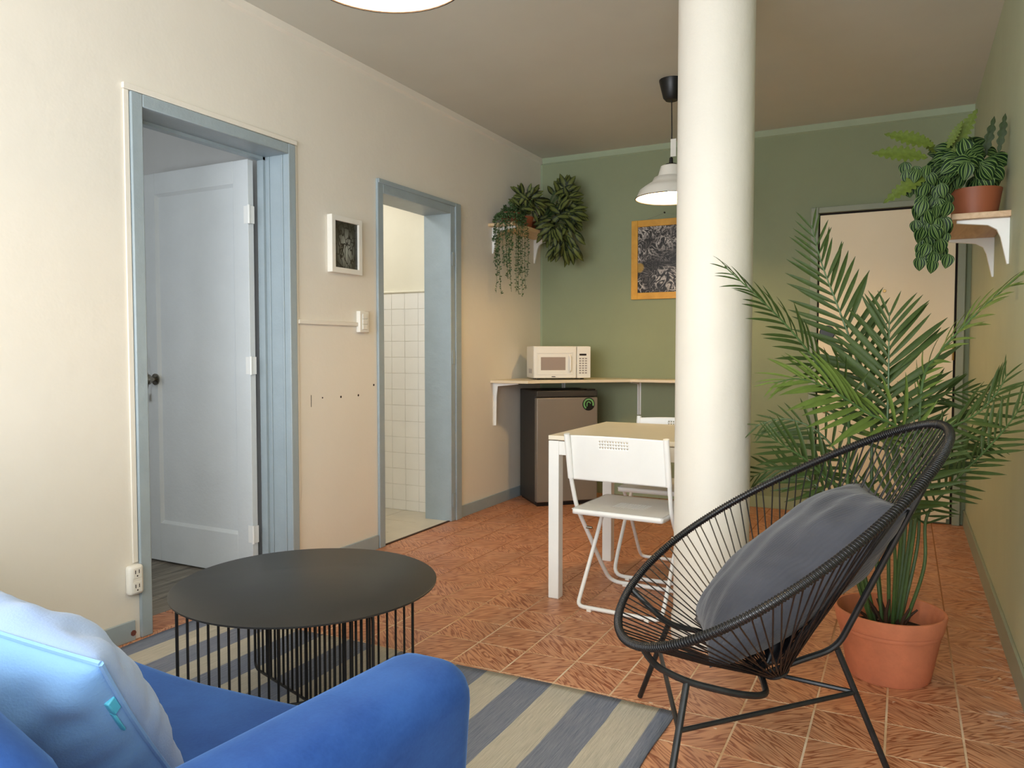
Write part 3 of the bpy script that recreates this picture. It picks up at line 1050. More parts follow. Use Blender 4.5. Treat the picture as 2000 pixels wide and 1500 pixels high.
def pillow_mesh(w, h, th, seed=1, n=36, wr=0.006):
    r = random.Random(seed)
    ph = [r.uniform(0, 6) for _ in range(12)]
    m = MB()

    def pt(u, v, s):
        cu, cv = (1 - abs(u) ** 2.6), (1 - abs(v) ** 2.6)
        k = (max(cu, 0) * max(cv, 0)) ** 0.55
        px = u * (1 - 0.055 * (1 - v * v) * abs(u) ** 2)
        py = v * (1 - 0.055 * (1 - u * u) * abs(v) ** 2)
        wv = wr * (math.sin(9 * u + 5 * v + ph[0]) + 0.8 * math.sin(13 * v - 6 * u + ph[1]) + 0.6 * math.sin(19 * u * v + ph[2]))
        radial = wr * 1.1 * math.sin(22 * math.atan2(v, u) + ph[3]) * (max(abs(u), abs(v)) ** 3)
        z = s * (th / 2) * k + (wv + radial) * min(1, k * 2) * s
        return (px * w / 2, py * h / 2, z)
    for s in (1, -1):
        vs = [pt(-1 + 2 * i / n, -1 + 2 * j / n, s) for j in range(n + 1) for i in range(n + 1)]
        fs = [(j * (n + 1) + i, j * (n + 1) + i + 1, (j + 1) * (n + 1) + i + 1, (j + 1) * (n + 1) + i) for j in range(n) for i in range(n)]
        m.add(vs, fs)
    return m


def orient(o, c, xa, ya):
    xa, ya = Vector(xa).normalized(), Vector(ya)
    ya = (ya - xa * ya.dot(xa)).normalized()
    za = xa.cross(ya)
    Mx = Matrix((xa, ya, za)).transposed()
    o.matrix_world = Matrix.Translation(Vector(c)) @ Mx.to_4x4()


def weld(o):
    bm = bmesh.new()
    bm.from_mesh(o.data)
    bmesh.ops.remove_doubles(bm, verts=bm.verts, dist=1e-4)
    bmesh.ops.recalc_face_normals(bm, faces=bm.faces)
    bm.to_mesh(o.data)
    bm.free()
    o.data.shade_smooth()


pil = thing('cushion', 'light blue cotton cushion with a zip leaning in the sofa', 'cushion')
pb = pillow_mesh(0.46, 0.46, 0.20, 3, wr=0.0035).build('cover', M['blue_cloth'], pil, local=True, sharp=180)
weld(pb)
pb.data.materials.append(M['blue_cloth_pale'])
for poly in pb.data.polygons:
    if poly.center.z < 0:
        poly.material_index = 1
e = 0.232
seam = []
for a in range(0, 41):
    u = -1 + a / 20
    seam.append((0.23 * u, 0.23 * (1 - 0.055 * (1 - u * u)), 0.0))
MB().tube(seam, 0.004, 6).build('seam', M['blue_cloth'], pil, local=True)
seam = [(0.23 * (1 - 0.055 * (1 - u * u)), 0.23 * u, 0.0) for u in [-1 + a / 20 for a in range(41)]]
MB().tube(seam, 0.004, 6).build('seam', M['blue_cloth'], pil, local=True)
zp = MB()
zp.box(0.200, 0.222, 0.115, 0.145, 0.004, 0.018)
zp.box(0.203, 0.219, 0.065, 0.118, 0.014, 0.0185)
zo = zp.build('zip_pull', plain('turquoise_zip', (96, 196, 220), 0.4), pil, local=True, bevel=0.002)
orient(pil, (-1.194, 0.686, 0.591), (0.95, 0.25, -0.2), (0.31, -0.56, 0.77))

# ------------------------------------------------------------------ dining table
t = thing('dining_table', 'square white dining table with slim straight legs', 'table', (-1.05, 3.51, 0))
tx0, tx1, ty0, ty1 = -1.425, -0.70, 3.135, 3.885
MB().box(tx0, tx1, ty0, ty1, 0.722, 0.742).build('table_top', M['white_laminate'], t, bevel=0.002)
a = MB()
a.box(tx0 + 0.05, tx1 - 0.05, ty0 + 0.004, ty0 + 0.024, 0.655, 0.717)
a.box(tx0 + 0.05, tx1 - 0.05, ty1 - 0.024, ty1 - 0.004, 0.655, 0.717)
a.box(tx0 + 0.004, tx0 + 0.024, ty0 + 0.05, ty1 - 0.05, 0.655, 0.717)
a.box(tx1 - 0.024, tx1 - 0.004, ty0 + 0.05, ty1 - 0.05, 0.655, 0.717)
a.build('apron', M['white_metal'], t, bevel=0.002)
for x in (tx0, tx1 - 0.05):
    for y in (ty0 + 0.002, ty1 - 0.052):
        MB().box(x, x + 0.05, y, y + 0.05, 0, 0.718).build('leg', M['white_metal'], t, bevel=0.002)


# ------------------------------------------------------------------ folding chairs
def perforated(w, h, z0, bow, nx, ny, region, flat):
    """sheet with real perforations; flat: seat, else curved back"""
    m = MB()
    idx = {}
    for j in range(ny + 1):
        for i in range(nx + 1):
            u, v = i / nx * 2 - 1, j / ny
            if flat:
                p = (u * w / 2, v * h, z0 - bow * (1 - u * u) * 0.4)
            else:
                p = (u * w / 2, -bow * (1 - u * u) + 0.035 * (1 - v), z0 + v * h - 0.006 * u * u)
            idx[(i, j)] = len(m.v)
            m.v.append(p)
    for j in range(ny):
        for i in range(nx):
            if region[0] <= i < region[1] and region[2] <= j < region[3] and (i - region[0]) % 2 == 0 and (j - region[2]) % 2 == 0:
                continue
            m.f.append((idx[(i, j)], idx[(i + 1, j)], idx[(i + 1, j + 1)], idx[(i, j + 1)]))
    return m


def folding_chair(loc, rz, label):
    t = thing('folding_chair', label, 'chair', loc, rz, 'folding chairs at the dining table')
    bp = perforated(0.425, 0.195, 0.572, 0.028, 70, 30, (24, 46, 22, 28), False).build('backrest', M['white_metal'], t, local=True, recalc=False)
    md = bp.modifiers.new('t', 'SOLIDIFY')
    md.thickness, md.offset = 0.004, 0
    sp = perforated(0.405, 0.385, 0.445, 0.0, 70, 60, (24, 50, 18, 34), True).build('seat', M['white_metal'], t, local=True, recalc=False)
    md = sp.modifiers.new('t', 'SOLIDIFY')
    md.thickness, md.offset = 0.003, -1
    rim = arc([(-0.0, 0, 0.435), (-0.2025, 0, 0.435), (-0.2025, 0.385, 0.435), (0.2025, 0.385, 0.435), (0.2025, 0, 0.435), (0, 0, 0.435)], 0.02, 4)[:-1]
    sr = MB()
    n = len(rim)
    vs = []
    for p in rim:
        for dx, dz in ((0.0, -0.012), (0.0, 0.010)):
            vs.append((p.x * 1.01, (p.y - 0.19) * 1.01 + 0.19, p.z + dz))
    sr.add(vs, [(2 * i, 2 * i + 1, 2 * ((i + 1) % n) + 1, 2 * ((i + 1) % n)) for i in range(n)])
    so_ = sr.build('seat_lip', M['white_metal'], sp, local=True)
    md = so_.modifiers.new('t', 'SOLIDIFY')
    md.thickness = 0.004
    L, Rr = -0.222, 0.222
    pts = [(L, -0.012, 0.765), (L, 0.022, 0.60), (L + 0.006, 0.075, 0.44), (L + 0.012, 0.36, 0.10), (L + 0.02, 0.435, 0.014), (0, 0.437, 0.014), (-L - 0.02, 0.435, 0.014), (-L - 0.012, 0.36, 0.10), (-L - 0.006, 0.075, 0.44), (-L, 0.022, 0.60), (-L, -0.012, 0.765)]
    MB().tube(arc(pts, 0.055, 5), 0.0095, 10).build('back_frame', M['white_metal'], t, local=True)
    # wider sleeves where the back panel wraps the tubes
    for s in (-1, 1):
        MB().tube([(0.220 * s, -0.014, 0.768), (0.220 * s, 0.028, 0.572)], 0.013, 12).build('sleeve', M['white_metal'], bp, local=True)
    q = 0.186
    pts = [(-q, 0.34, 0.432), (-q, 0.245, 0.30), (-q - 0.004, 0.07, 0.06), (-q - 0.002, 0.03, 0.014), (0, 0.028, 0.014), (q + 0.002, 0.03, 0.014), (q + 0.004, 0.07, 0.06), (q, 0.245, 0.30), (q, 0.34, 0.432)]
    MB().tube(arc(pts, 0.05, 5), 0.009, 10).build('front_frame', M['white_metal'], t, local=True)
    for s in (-1, 1):
        MB().box(s * 0.13 - 0.01, s * 0.13 + 0.01, 0.428, 0.446, 0, 0.012).build('foot_pad', M['white_plastic'], t, local=True)
        MB().box(s * 0.13 - 0.01, s * 0.13 + 0.01, 0.019, 0.037, 0, 0.012).build('foot_pad', M['white_plastic'], t, local=True)
        MB().lathe([(0, -0.012), (0.006, -0.012), (0.006, 0.02), (0, 0.02)], (s * 0.20, 0.165, 0.33), 10, 'x').build('pivot', M['chrome'], t, local=True)
    return t


folding_chair((-1.062, 3.015, 0), R(-3), 'white folding chair nearest, its back turned to the viewer')
folding_chair((-1.06, 3.995, 0), R(180), 'white folding chair on the far side of the dining table')

# ------------------------------------------------------------------ counter, brackets
t = thing('corner_counter', 'cream L-shaped wall counter carrying the microwave', 'counter', (XL, 5.6, 0.9))
cz0, cz1 = 0.892, 0.912
MB().prism([(XL, 4.82), (-2.35, 4.82), (-2.31, 4.90), (-2.02, 5.22), (-1.80, 5.42), (-1.12, 5.42), (-1.12, YB), (XL, YB)], 'z', cz0, cz1).build('counter_top', M['counter'], t, bevel=0.002)


def bracket_left(y, parent, z, drop=0.30, reach=0.2, w=0.03, mat='white_metal', name='bracket'):
    m = MB()
    m.box(XL, XL + 0.004, y - w / 2, y + w / 2, z - drop, z)
    m.box(XL, XL + reach, y - w / 2, y + w / 2, z - 0.004, z)
    m.prism([(XL, z - drop), (XL + 0.02, z - drop), (XL + 0.024, z - 0.10), (XL + 0.034, z - 0.025), (XL + reach, z - 0.008), (XL + reach, z), (XL, z)], 'y', y - 0.004, y + 0.004)
    return m.build(name, M[mat], parent, bevel=0.001)


def bracket_back(x, parent, z, drop=0.26, reach=0.2, w=0.03):
    m = MB()
    m.box(x - w / 2, x + w / 2, YB - 0.004, YB, z - drop, z)
    m.box(x - w / 2, x + w / 2, YB - reach, YB, z - 0.004, z)
    m.prism([(YB, z - drop), (YB - 0.02, z - drop), (YB - 0.024, z - 0.10), (YB - 0.034, z - 0.025), (YB - reach, z - 0.008), (YB - reach, z), (YB, z)], 'x', x - 0.004, x + 0.004)
    return m.build('bracket', M['white_metal'], parent, bevel=0.001)


bracket_left(4.875, t, cz0, 0.31)
bracket_back(-2.447, t, cz0)
bracket_back(-1.815, t, cz0)
bracket_back(-1.22, t, cz0)

# ------------------------------------------------------------------ mini fridge (turned into the corner)
fr = thing('mini_fridge', 'dark grey mini fridge under the corner counter', 'fridge', (-2.338, 4.945, 0), R(43))
MB().box(0.0, 0.465, 0.055, 0.425, 0.012, 0.835).build('body', M['fridge_body'], fr, local=True, bevel=0.006)
MB().box(-0.002, 0.467, -0.002, 0.05, 0.03, 0.785).build('door', M['fridge_door'], fr, local=True, bevel=0.008)
MB().box(-0.001, 0.466, 0.0, 0.055, 0.79, 0.836).build('door_cap', M['fridge_body'], fr, local=True, bevel=0.006)
MB().box(0.38, 0.45, 0.002, 0.05, 0.836, 0.845).build('hinge_cover', M['black_plastic'], fr, local=True, bevel=0.003)
MB().box(0.01, 0.455, 0.02, 0.41, 0.0, 0.03).build('plinth', M['black_plastic'], fr, local=True)
sk = MB().lathe([(0, -0.0035), (0.047, -0.0035), (0.048, -0.002)], (0.395, 0, 0.735), 32, 'y').build('energy_sticker', M['black_plastic'], fr, local=True)


def arc_strip(cx, cz, r0, r1, a0, a1, y, n=20):
    m = MB()
    for i in range(n + 1):
        a = R(a0 + (a1 - a0) * i / n)
        m.v += [(cx + r0 * math.cos(a), y, cz + r0 * math.sin(a)), (cx + r1 * math.cos(a), y, cz + r1 * math.sin(a)), (cx + r0 * math.cos(a), y + 0.001, cz + r0 * math.sin(a)), (cx + r1 * math.cos(a), y + 0.001, cz + r1 * math.sin(a))]
    for i in range(n):
        b = 4 * i
        m.f += [(b, b + 1, b + 5, b + 4), (b + 2, b + 6, b + 7, b + 3), (b, b + 4, b + 6, b + 2), (b + 1, b + 3, b + 7, b + 5)]
    return m


arc_strip(0.395, 0.735, 0.030, 0.041, -20, 235, -0.0045).build('sticker_ring', M['sticker_green'], sk, local=True)
m = arc_strip(0.395, 0.738, 0.010, 0.017, 0, 180, -0.0045, 10)
m.box(0.378, 0.385, -0.0045, -0.0035, 0.718, 0.738)
m.build('sticker_mark', M['sticker_green'], sk, local=True)

# ------------------------------------------------------------------ microwave
mw = thing('microwave', 'white microwave oven on the corner counter', 'microwave', (-2.40, 5.02, 0.912), R(36))
MWW, MWH, MWD = 0.425, 0.245, 0.29
MB().box(0, MWW, 0.02, MWD, 0.01, MWH).build('body', M['white_plastic'], mw, local=True, bevel=0.006)
for x in (0.05, MWW - 0.05):
    for y in (0.06, MWD - 0.05):
        MB().lathe([(0, 0), (0.012, 0), (0.014, 0.01), (0, 0.01)], (x, y, 0), 12).build('foot', M['black_plastic'], mw, local=True)
dr = MB().box(0.0, 0.318, -0.006, 0.02, 0.012, MWH - 0.002).build('door', M['white_plastic'], mw, local=True, bevel=0.007)
f = MB()
for (a, b, c, d) in ((0.022, 0.290, 0.036, 0.044), (0.022, 0.290, 0.192, 0.200), (0.022, 0.030, 0.044, 0.192), (0.282, 0.290, 0.044, 0.192)):
    f.box(a, b, -0.010, -0.006, c, d)
f.build('door_surround', M['white_plastic'], dr, local=True, bevel=0.003)
MB().box(0.052, 0.235, -0.0075, -0.006, 0.070, 0.165).build('window', M['mw_window'], dr, local=True, bevel=0.002)
MB().tube(arc([(0.268, -0.006, 0.06), (0.268, -0.026, 0.07), (0.268, -0.026, 0.165), (0.268, -0.006, 0.175)], 0.012, 4), 0.008, 10).build('handle', M['white_plastic'], dr, local=True)
MB().box(0.132, 0.160, -0.0075, -0.006, 0.020, 0.025).build('maker_mark', M['display'], dr, local=True)
cp = MB().box(0.322, MWW, -0.004, 0.02, 0.012, MWH - 0.002).build('control_panel', M['white_plastic'], mw, local=True, bevel=0.005)
MB().box(0.340, 0.392, -0.006, -0.004, 0.176, 0.190).build('display', M['display'], cp, local=True)
for r in range(7):
    for c in range(3):
        MB().box(0.338 + c * 0.022, 0.352 + c * 0.022, -0.0055, -0.004, 0.045 + r * 0.0175, 0.054 + r * 0.0175).build('key', M['key_grey'], cp, local=True)
sl = MB()
for k in range(6):
    sl.box(-0.0012, 0.0, 0.07 + k * 0.022, 0.078 + k * 0.022, 0.045, 0.078)
stuff(sl.build('vent_slots', M['key_grey'], mw, local=True))

# ------------------------------------------------------------------ palm chair with woven cords
PHI = 3.5248
AX = Vector((math.cos(PHI), math.sin(PHI), 0))
SD = Vector((-math.sin(PHI), math.cos(PHI), 0))
RO = Vector((-0.025, 2.251, 0)) + SD * 0.0247


def L(x, y, z):
    return RO + AX * x + SD * y + Vector((0, 0, z))


def rim(t):
    th, A, B, e, k, k3 = 0.5932, 0.4969, 0.4118, -0.2452, 0.0037, -0.0074
    ct, stt = math.cos(t), math.sin(t)
    x = 0.305 - A * ct * math.cos(th) + (k * stt * stt + k3 * ct * stt * stt) * math.sin(th)
    z = 0.652 + A * ct * math.sin(th) + (k * stt * stt + k3 * ct * stt * stt) * math.cos(th)
    return L(x, B * (1 + e * ct) * stt, z)


ch = thing('string_chair', 'black oval lounge chair strung with vinyl cords on steel legs', 'chair', RO)
core = [rim(2 * math.pi * i / 120) for i in range(120)]
MB().tube(core, 0.0095, 12, closed=True).build('rim', M['black_cord'], ch)
# cord wrapping round the rim, one continuous coil with visible turns
wr = []
TURNS = 380
for i in range(TURNS * 8):
    t = 2 * math.pi * i / (TURNS * 8)
    c = rim(t)
    tg = (rim(t + 0.01) - rim(t - 0.01)).normalized()
    n0 = (Vector((0, 0, 1)) - tg * tg.z).normalized()
    b0 = tg.cross(n0)
    a = 2 * math.pi * i / 8
    wr.append(c + (n0 * math.cos(a) + b0 * math.sin(a)) * 0.0098)
MB().tube(wr, 0.0026, 5, closed=True).build('rim_wrapping', M['black_cord'], ch, sharp=180)
AP = (0.300, 0.0, 0.268)
rg = []
for i in range(24):
    a = 2 * math.pi * i / 24
    rg.append(L(AP[0] - 0.030 * math.cos(a), 0.045 * math.sin(a), AP[2] + 0.012 * math.cos(a)))
MB().tube(rg, 0.006, 8, closed=True).build('bottom_ring', M['black_rod'], ch)
NC = 54
for i in range(NC):
    t = 2 * math.pi * (i + 0.5) / NC
    p = rim(t)
    top = max(0.0, math.cos(t))
    for s in (-1, 1):
        a = t + s * (0.35 + 1.3 * top)
        q = L(AP[0] - 0.030 * math.cos(a), 0.045 * math.sin(a), AP[2] + 0.012 * math.cos(a))
        pp = rim(t + s * 0.022)
        MB().tube([pp, pp.lerp(q, 0.5) + Vector((0, 0, -0.006)), q], 0.0021, 5).build('cord', M['black_cord'], ch)
# frame under the shell
SR = 0.0085
fl_ = [rim(2.62), L(0.636, 0.205, 0.352), L(0.605, 0.20, 0.328), L(0.56, 0.20, 0.311), L(0.431, 0.20, 0.286), L(0.36, 0.165, 0.262), L(0.335, 0.0, 0.250)]
fr_ = [(-1)]
near = [rim(2.66), L(0.640, 0.205, 0.352), L(0.560, 0.20, 0.311), L(0.430, 0.20, 0.284), L(0.355, 0.15, 0.262), L(0.335, 0.0, 0.250)]
far = [rim(2 * math.pi - 2.66), L(0.620, -0.20, 0.365), L(0.560, -0.20, 0.311), L(0.430, -0.20, 0.284), L(0.355, -0.15, 0.262), L(0.335, 0.0, 0.250)]
MB().tube(arc(near + far[::-1][1:], 0.05, 5), SR, 10).build('front_frame', M['black_rod'], ch)
rear = [rim(0.40), L(0.141, 0.0, 0.332), L(0.252, 0.0, 0.290), L(0.335, 0.0, 0.250)]
MB().tube(arc(rear, 0.045, 6), SR, 10).build('back_support', M['black_rod'], ch)
FN, FF, FR = L(0.640, 0.37, 0.0), L(0.627, -0.39, 0.0), L(0.004, 0.0, 0.0)
TN, TF, TR_ = L(0.560, 0.20, 0.311), L(0.560, -0.20, 0.311), L(0.141, 0.0, 0.332)
for a, b in ((TN, FN), (TF, FF), (TR_, FR)):
    MB().tube([a, b + Vector((0, 0, 0.004))], SR, 10).build('leg', M['black_rod'], ch)
bz = 0.215


def onleg(a, b):
    k = (a.z - bz) / (a.z - b.z)
    return a.lerp(b, k)


BN, BF, BR = onleg(TN, FN), onleg(TF, FF), onleg(TR_, FR)
for a, b in ((BN, BF), (BN, BR), (BF, BR)):
    MB().tube([a, b], 0.0065, 8).build('brace', M['black_rod'], ch)

cu = thing('cushion', 'charcoal grey corduroy cushion lying in the string chair', 'cushion')
cb = pillow_mesh(0.64, 0.34, 0.225, 8, wr=0.003).build('cover', M['grey_cord'], cu, local=True, sharp=180)
weld(cb)
ed = [(0.32 * (1 - 0.055 * (1 - u * u)), 0.17 * u, 0.0) for u in [-1 + a / 15 for a in range(31)]]
MB().tube(ed, 0.003, 6).build('seam', M['grey_cord'], cu, local=True)
orient(cu, L(0.245, -0.065, 0.522), (AX * -0.42 + SD * 0.02 + Vector((0, 0, 0.375))), -SD)

# ------------------------------------------------------------------ potted palm
PX, PY = -0.032, 2.93
palm = thing('potted_palm', 'tall artificial palm in a wide terracotta pot', 'plant', (PX, PY, 0))
prof = [(0, 0.0), (0.128, 0.0), (0.132, 0.006), (0.161, 0.160), (0.164, 0.174), (0.169, 0.176), (0.178, 0.222), (0.176, 0.229), (0.168, 0.229), (0.163, 0.218), (0.152, 0.14), (0, 0.14)]
pot = MB().lathe(prof, (PX, PY, 0), 64).build('pot', M['terracotta'], palm, sharp=40)
MB().lathe([(0.1620, 0.158), (0.1655, 0.166), (0.1645, 0.173)], (PX, PY, 0), 64).build('pot_band', M['terracotta'], pot)
MB().lathe([(0, 0.155), (0.08, 0.152), (0.154, 0.148)], (PX, PY, 0), 32).build('soil', M['soil'], palm)
for k in range(14):
    a = rnd.uniform(0, 6.28)
    r0 = rnd.uniform(0.01, 0.05)
    r1 = r0 + rnd.uniform(0.01, 0.07)
    h = rnd.uniform(0.05, 0.13)
    MB().tube([(PX + r0 * math.cos(a), PY + r0 * math.sin(a), 0.155), (PX + (r0 + r1) / 2 * math.cos(a), PY + (r0 + r1) / 2 * math.sin(a), 0.155 + h * 0.6), (PX + r1 * math.cos(a + 0.2), PY + r1 * math.sin(a + 0.2), 0.155 + h)], [0.008, 0.006, 0.003], 6).build('dry_stub', M['brown_stem'], palm)


def leaflet_mesh(name, mat, droop=0.12, wid=0.055, n=6):
    m = MB()
    for i in range(n + 1):
        v = i / n
        w = wid * (math.sin(math.pi * min(1, v * 0.92 + 0.08)) ** 0.7) if i < n else 0.002
        z = -droop * v * v
        m.v += [(-w, v, z + w * 0.35), (0, v, z - 0.004), (w, v, z + w * 0.35)]
    for i in range(n):
        b = 3 * i
        m.f += [(b, b + 1, b + 4, b + 3), (b + 1, b + 2, b + 5, b + 4)]
    return m.build(name, mat, link=False, recalc=False, sharp=180).data


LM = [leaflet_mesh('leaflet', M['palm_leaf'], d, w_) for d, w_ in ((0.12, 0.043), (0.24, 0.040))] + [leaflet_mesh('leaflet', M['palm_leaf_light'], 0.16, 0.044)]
leaf_budget = [296]
spare = MB()
spare_src = [[v.co.copy() for v in LM[0].vertices], [tuple(p.vertices) for p in LM[0].polygons]]


def frond(pts, nl, length, face, light=False, root=(0, 0), bare=0.30, asym=1.0, single=True):
    """pts: (pixel x, pixel y, depth) read off the photograph from base to tip of the leafy part; face: direction the frond faces"""
    base = Vector((PX + root[0], PY + root[1], 0.155))
    P = [at(*p) for p in pts]
    first = P[0]
    mid = base.lerp(first, 0.5) + Vector((root[0] * 0.7, root[1] * 0.7, 0.03))
    curve = spline([base, mid] + P, 8)
    m = len(curve)
    rad = [0.0065 * (1 - 0.75 * i / (m - 1)) for i in range(m)]
    fo = MB().tube(curve, rad, 6).build('frond', M['green_stem'], palm)
    st_ = 16
    seg = curve[st_ - 2:]
    d = [0]
    for a, b in zip(seg, seg[1:]):
        d.append(d[-1] + (b - a).length)
    tot = d[-1]
    face = Vector(face).normalized()
    for k in range(nl):
        f = (k + 0.5) / nl
        s = f * tot
        i = max(0, min(len(seg) - 2, next((q for q in range(len(d) - 1) if d[q + 1] >= s), len(seg) - 2)))
        u = (s - d[i]) / max(1e-6, d[i + 1] - d[i])
        p = seg[i].lerp(seg[i + 1], u)
        tg = (seg[i + 1] - seg[i]).normalized()
        nm = (face - tg * face.dot(tg)).normalized()
        sd = tg.cross(nm)
        ln = length * 1.1 * (0.45 + 0.75 * math.sin(math.pi * min(1, f * 0.85 + 0.15))) * rnd.uniform(0.88, 1.1)
        for sgn in (-1, 1):
            ang = R(58 - 34 * f + rnd.uniform(-6, 6))
            dr_ = (tg * math.cos(ang) + sd * sgn * math.sin(ang) + nm * rnd.uniform(-0.05, 0.22) + Vector((0, 0, -0.10))).normalized()
            xv = dr_.cross(nm + Vector((rnd.uniform(-.2, .2), rnd.uniform(-.2, .2), 0))).normalized()
            zv = xv.cross(dr_)
            l_ = ln * (asym if sgn > 0 else 1.0)
            if p.x + dr_.x * l_ > XR - 0.01:
                continue
            Mx = Matrix((xv * l_ * 1.05, dr_ * l_, zv * l_)).transposed().to_4x4()
            Mx.translation = p
            if single and leaf_budget[0] > 0:
                leaf_budget[0] -= 1
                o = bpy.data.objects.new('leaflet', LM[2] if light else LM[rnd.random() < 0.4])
                COL.objects.link(o)
                o.parent = fo
                Mx.translation = p - worg(palm)
                o.matrix_basis = Mx
            else:
                b0 = len(spare.v)
                spare.v += [tuple(Mx @ v) for v in spare_src[0]]
                spare.f += [tuple(i + b0 for i in q) for q in spare_src[1]]
    return fo


toC = (0.05, -1, 0.15)
frond([(1700, 800, 2.95), (1668, 686, 2.97), (1640, 608, 2.98), (1605, 515, 3.0), (1585, 440, 3.02)], 24, 0.155, (0.25, -1, 0.1), root=(-0.02, 0.0))
frond([(1733, 850, 2.85), (1735, 760, 2.87), (1736, 690, 2.88), (1737, 610, 2.9)], 17, 0.185, toC, root=(0.0, -0.01))
frond([(1655, 800, 2.75), (1600, 715, 2.7), (1540, 640, 2.65), (1480, 580, 2.6), (1415, 520, 2.55)], 24, 0.115, (-0.1, -0.55, 0.9), root=(-0.05, -0.02))
frond([(1800, 760, 2.85), (1835, 690, 2.8), (1900, 620, 2.75), (1960, 565, 2.7), (2030, 505, 2.62)], 22, 0.10, (-0.45, -0.4, 0.8), light=True, root=(0.03, 0.0))
frond([(1770, 860, 2.75), (1690, 805, 2.68), (1620, 760, 2.62), (1560, 740, 2.58), (1512, 748, 2.54)], 20, 0.155, (-0.2, -0.75, 0.75), light=True, root=(0.01, -0.02))
frond([(1680, 965, 2.95), (1640, 890, 2.95), (1590, 838, 2.95), (1530, 818, 2.95), (1475, 832, 2.95)], 17, 0.13, (0.1, -0.9, 0.4), root=(-0.04, 0.02), asym=0.7)
frond([(1810, 1010, 2.9), (1860, 945, 2.86), (1915, 890, 2.82), (1965, 835, 2.78), (2010, 770, 2.72)], 20, 0.12, (-0.45, -0.7, 0.5), root=(0.04, -0.01), asym=0.8)
frond([(1790, 865, 2.95), (1850, 838, 2.92), (1905, 810, 2.88), (1945, 770, 2.86), (1968, 730, 2.84)], 18, 0.12, (-0.35, -0.7, 0.6), light=True, root=(0.02, 0.02), single=False)
frond([(1770, 860, 3.05), (1790, 790, 3.1), (1840, 770, 3.12), (1900, 765, 3.15), (1940, 765, 3.15)], 16, 0.11, (0.0, -0.8, 0.6), root=(0.02, 0.03), single=False)
frond([(1660, 980, 2.82), (1610, 930, 2.78), (1570, 895, 2.75), (1530, 870, 2.72), (1500, 850, 2.7)], 14, 0.13, (-0.2, -0.8, 0.6), light=True, root=(-0.05, -0.01), single=False)
frond([(1670, 1000, 3.0), (1610, 960, 3.02), (1560, 925, 3.04), (1510, 917, 3.06), (1468, 932, 3.08)], 16, 0.12, (0.1, -0.9, 0.45), root=(-0.05, 0.02), single=False)
frond([(1700, 770, 3.1), (1670, 730, 3.15), (1640, 705, 3.2), (1610, 700, 3.24), (1590, 705, 3.26)], 12, 0.12, (0.1, -0.9, 0.4), root=(-0.02, 0.03), single=False)
frond([(1745, 1010, 2.8), (1765, 960, 2.76), (1800, 905, 2.74), (1840, 855, 2.72)], 15, 0.14, (-0.1, -0.9, 0.4), root=(0.01, -0.02), single=False)
frond([(1800, 950, 3.0), (1840, 880, 3.02), (1885, 860, 3.0), (1935, 862, 2.98)], 14, 0.13, (0.0, -0.7, 0.7), root=(0.03, 0.03), single=False)
stuff(spare.build('leaflets', M['palm_leaf'], palm, recalc=False, sharp=180))
lf = bpy.data.objects.new('fallen_leaflet', LM[0])
COL.objects.link(lf)
lf.location = (0.02, 3.50, 0.006)
lf.rotation_euler = (0, 0, R(-70))
lf.scale = (0.10, 0.07, 0.02)
tag(lf, 'single dark leaflet fallen on the floor behind the pot', 'leaf')

# ------------------------------------------------------------------ leafy shelf plants


def leaf_mesh(name, mat, wid, droop, n=8, tip=1.0, lobes=0):
    m = MB()
    for i in range(n + 1):
        v = i / n
        w = wid * (math.sin(math.pi * v ** tip) ** 0.8) + 0.004
        if lobes:
            w *= 0.38 + 0.62 * abs(math.sin(v * lobes * math.pi)) ** 0.8
        if i == n:
            w = 0.003
        z = -droop * v * v + 0.05 * math.sin(math.pi * v)
        m.v += [(-w, v, z + w * 0.15), (-w * 0.5, v, z + 0.02), (0, v, z - 0.005), (w * 0.5, v, z + 0.02), (w, v, z + w * 0.15)]
    for i in range(n):
        b = 5 * i
        for k in range(4):
            m.f.append((b + k, b + k + 1, b + k + 6, b + k + 5))
    return m.build(name, mat, link=False, recalc=False, sharp=180).data


def put_leaf(mesh, parent, p, d, up, size, name='leaf', wscale=1.0):
    d = Vector(d).normalized()
    up = Vector(up)
    x = d.cross(up)
    x = x.normalized() if x.length > 1e-4 else Vector((1, 0, 0))
    z = x.cross(d)
    Mx = Matrix((x * size * wscale, d * size, z * size)).transposed().to_4x4()
    Mx.translation = Vector(p) - worg(parent)
    o = bpy.data.objects.new(name, mesh)
    COL.objects.link(o)
    o.parent = parent
    o.matrix_basis = Mx
    return o


def shelf_right():
    t = thing('wall_shelf', 'short wooden shelf on white brackets on the right wall', 'shelf', (XR, 3.6, 1.65))
    MB().box(0.155, XR, 3.60, 4.33, 1.652, 1.676).build('board', M['shelf_wood'], t, bevel=0.002)
    for y in (3.64, 4.24):
        m = MB()
        z = 1.652
        poly = [(XR, z), (XR - 0.185, z), (XR - 0.185, z - 0.012), (XR - 0.075, z - 0.026), (XR - 0.045, z - 0.045), (XR - 0.032, z - 0.075), (XR - 0.008, z - 0.185), (XR, z - 0.185)]
        m.prism(poly, 'y', y - 0.010, y + 0.010)
        m.build('bracket', M['white_metal'], t, bevel=0.002)


shelf_right()


def small_pot(name_parent, x, y, z, r0, r1, h, mat):
    MB().lathe([(0, 0), (r0, 0), (r1, h), (r1 * 0.93, h), (r1 * 0.9, h * 0.85), (0, h * 0.85)], (x, y, z), 36).build('pot', mat, name_parent)


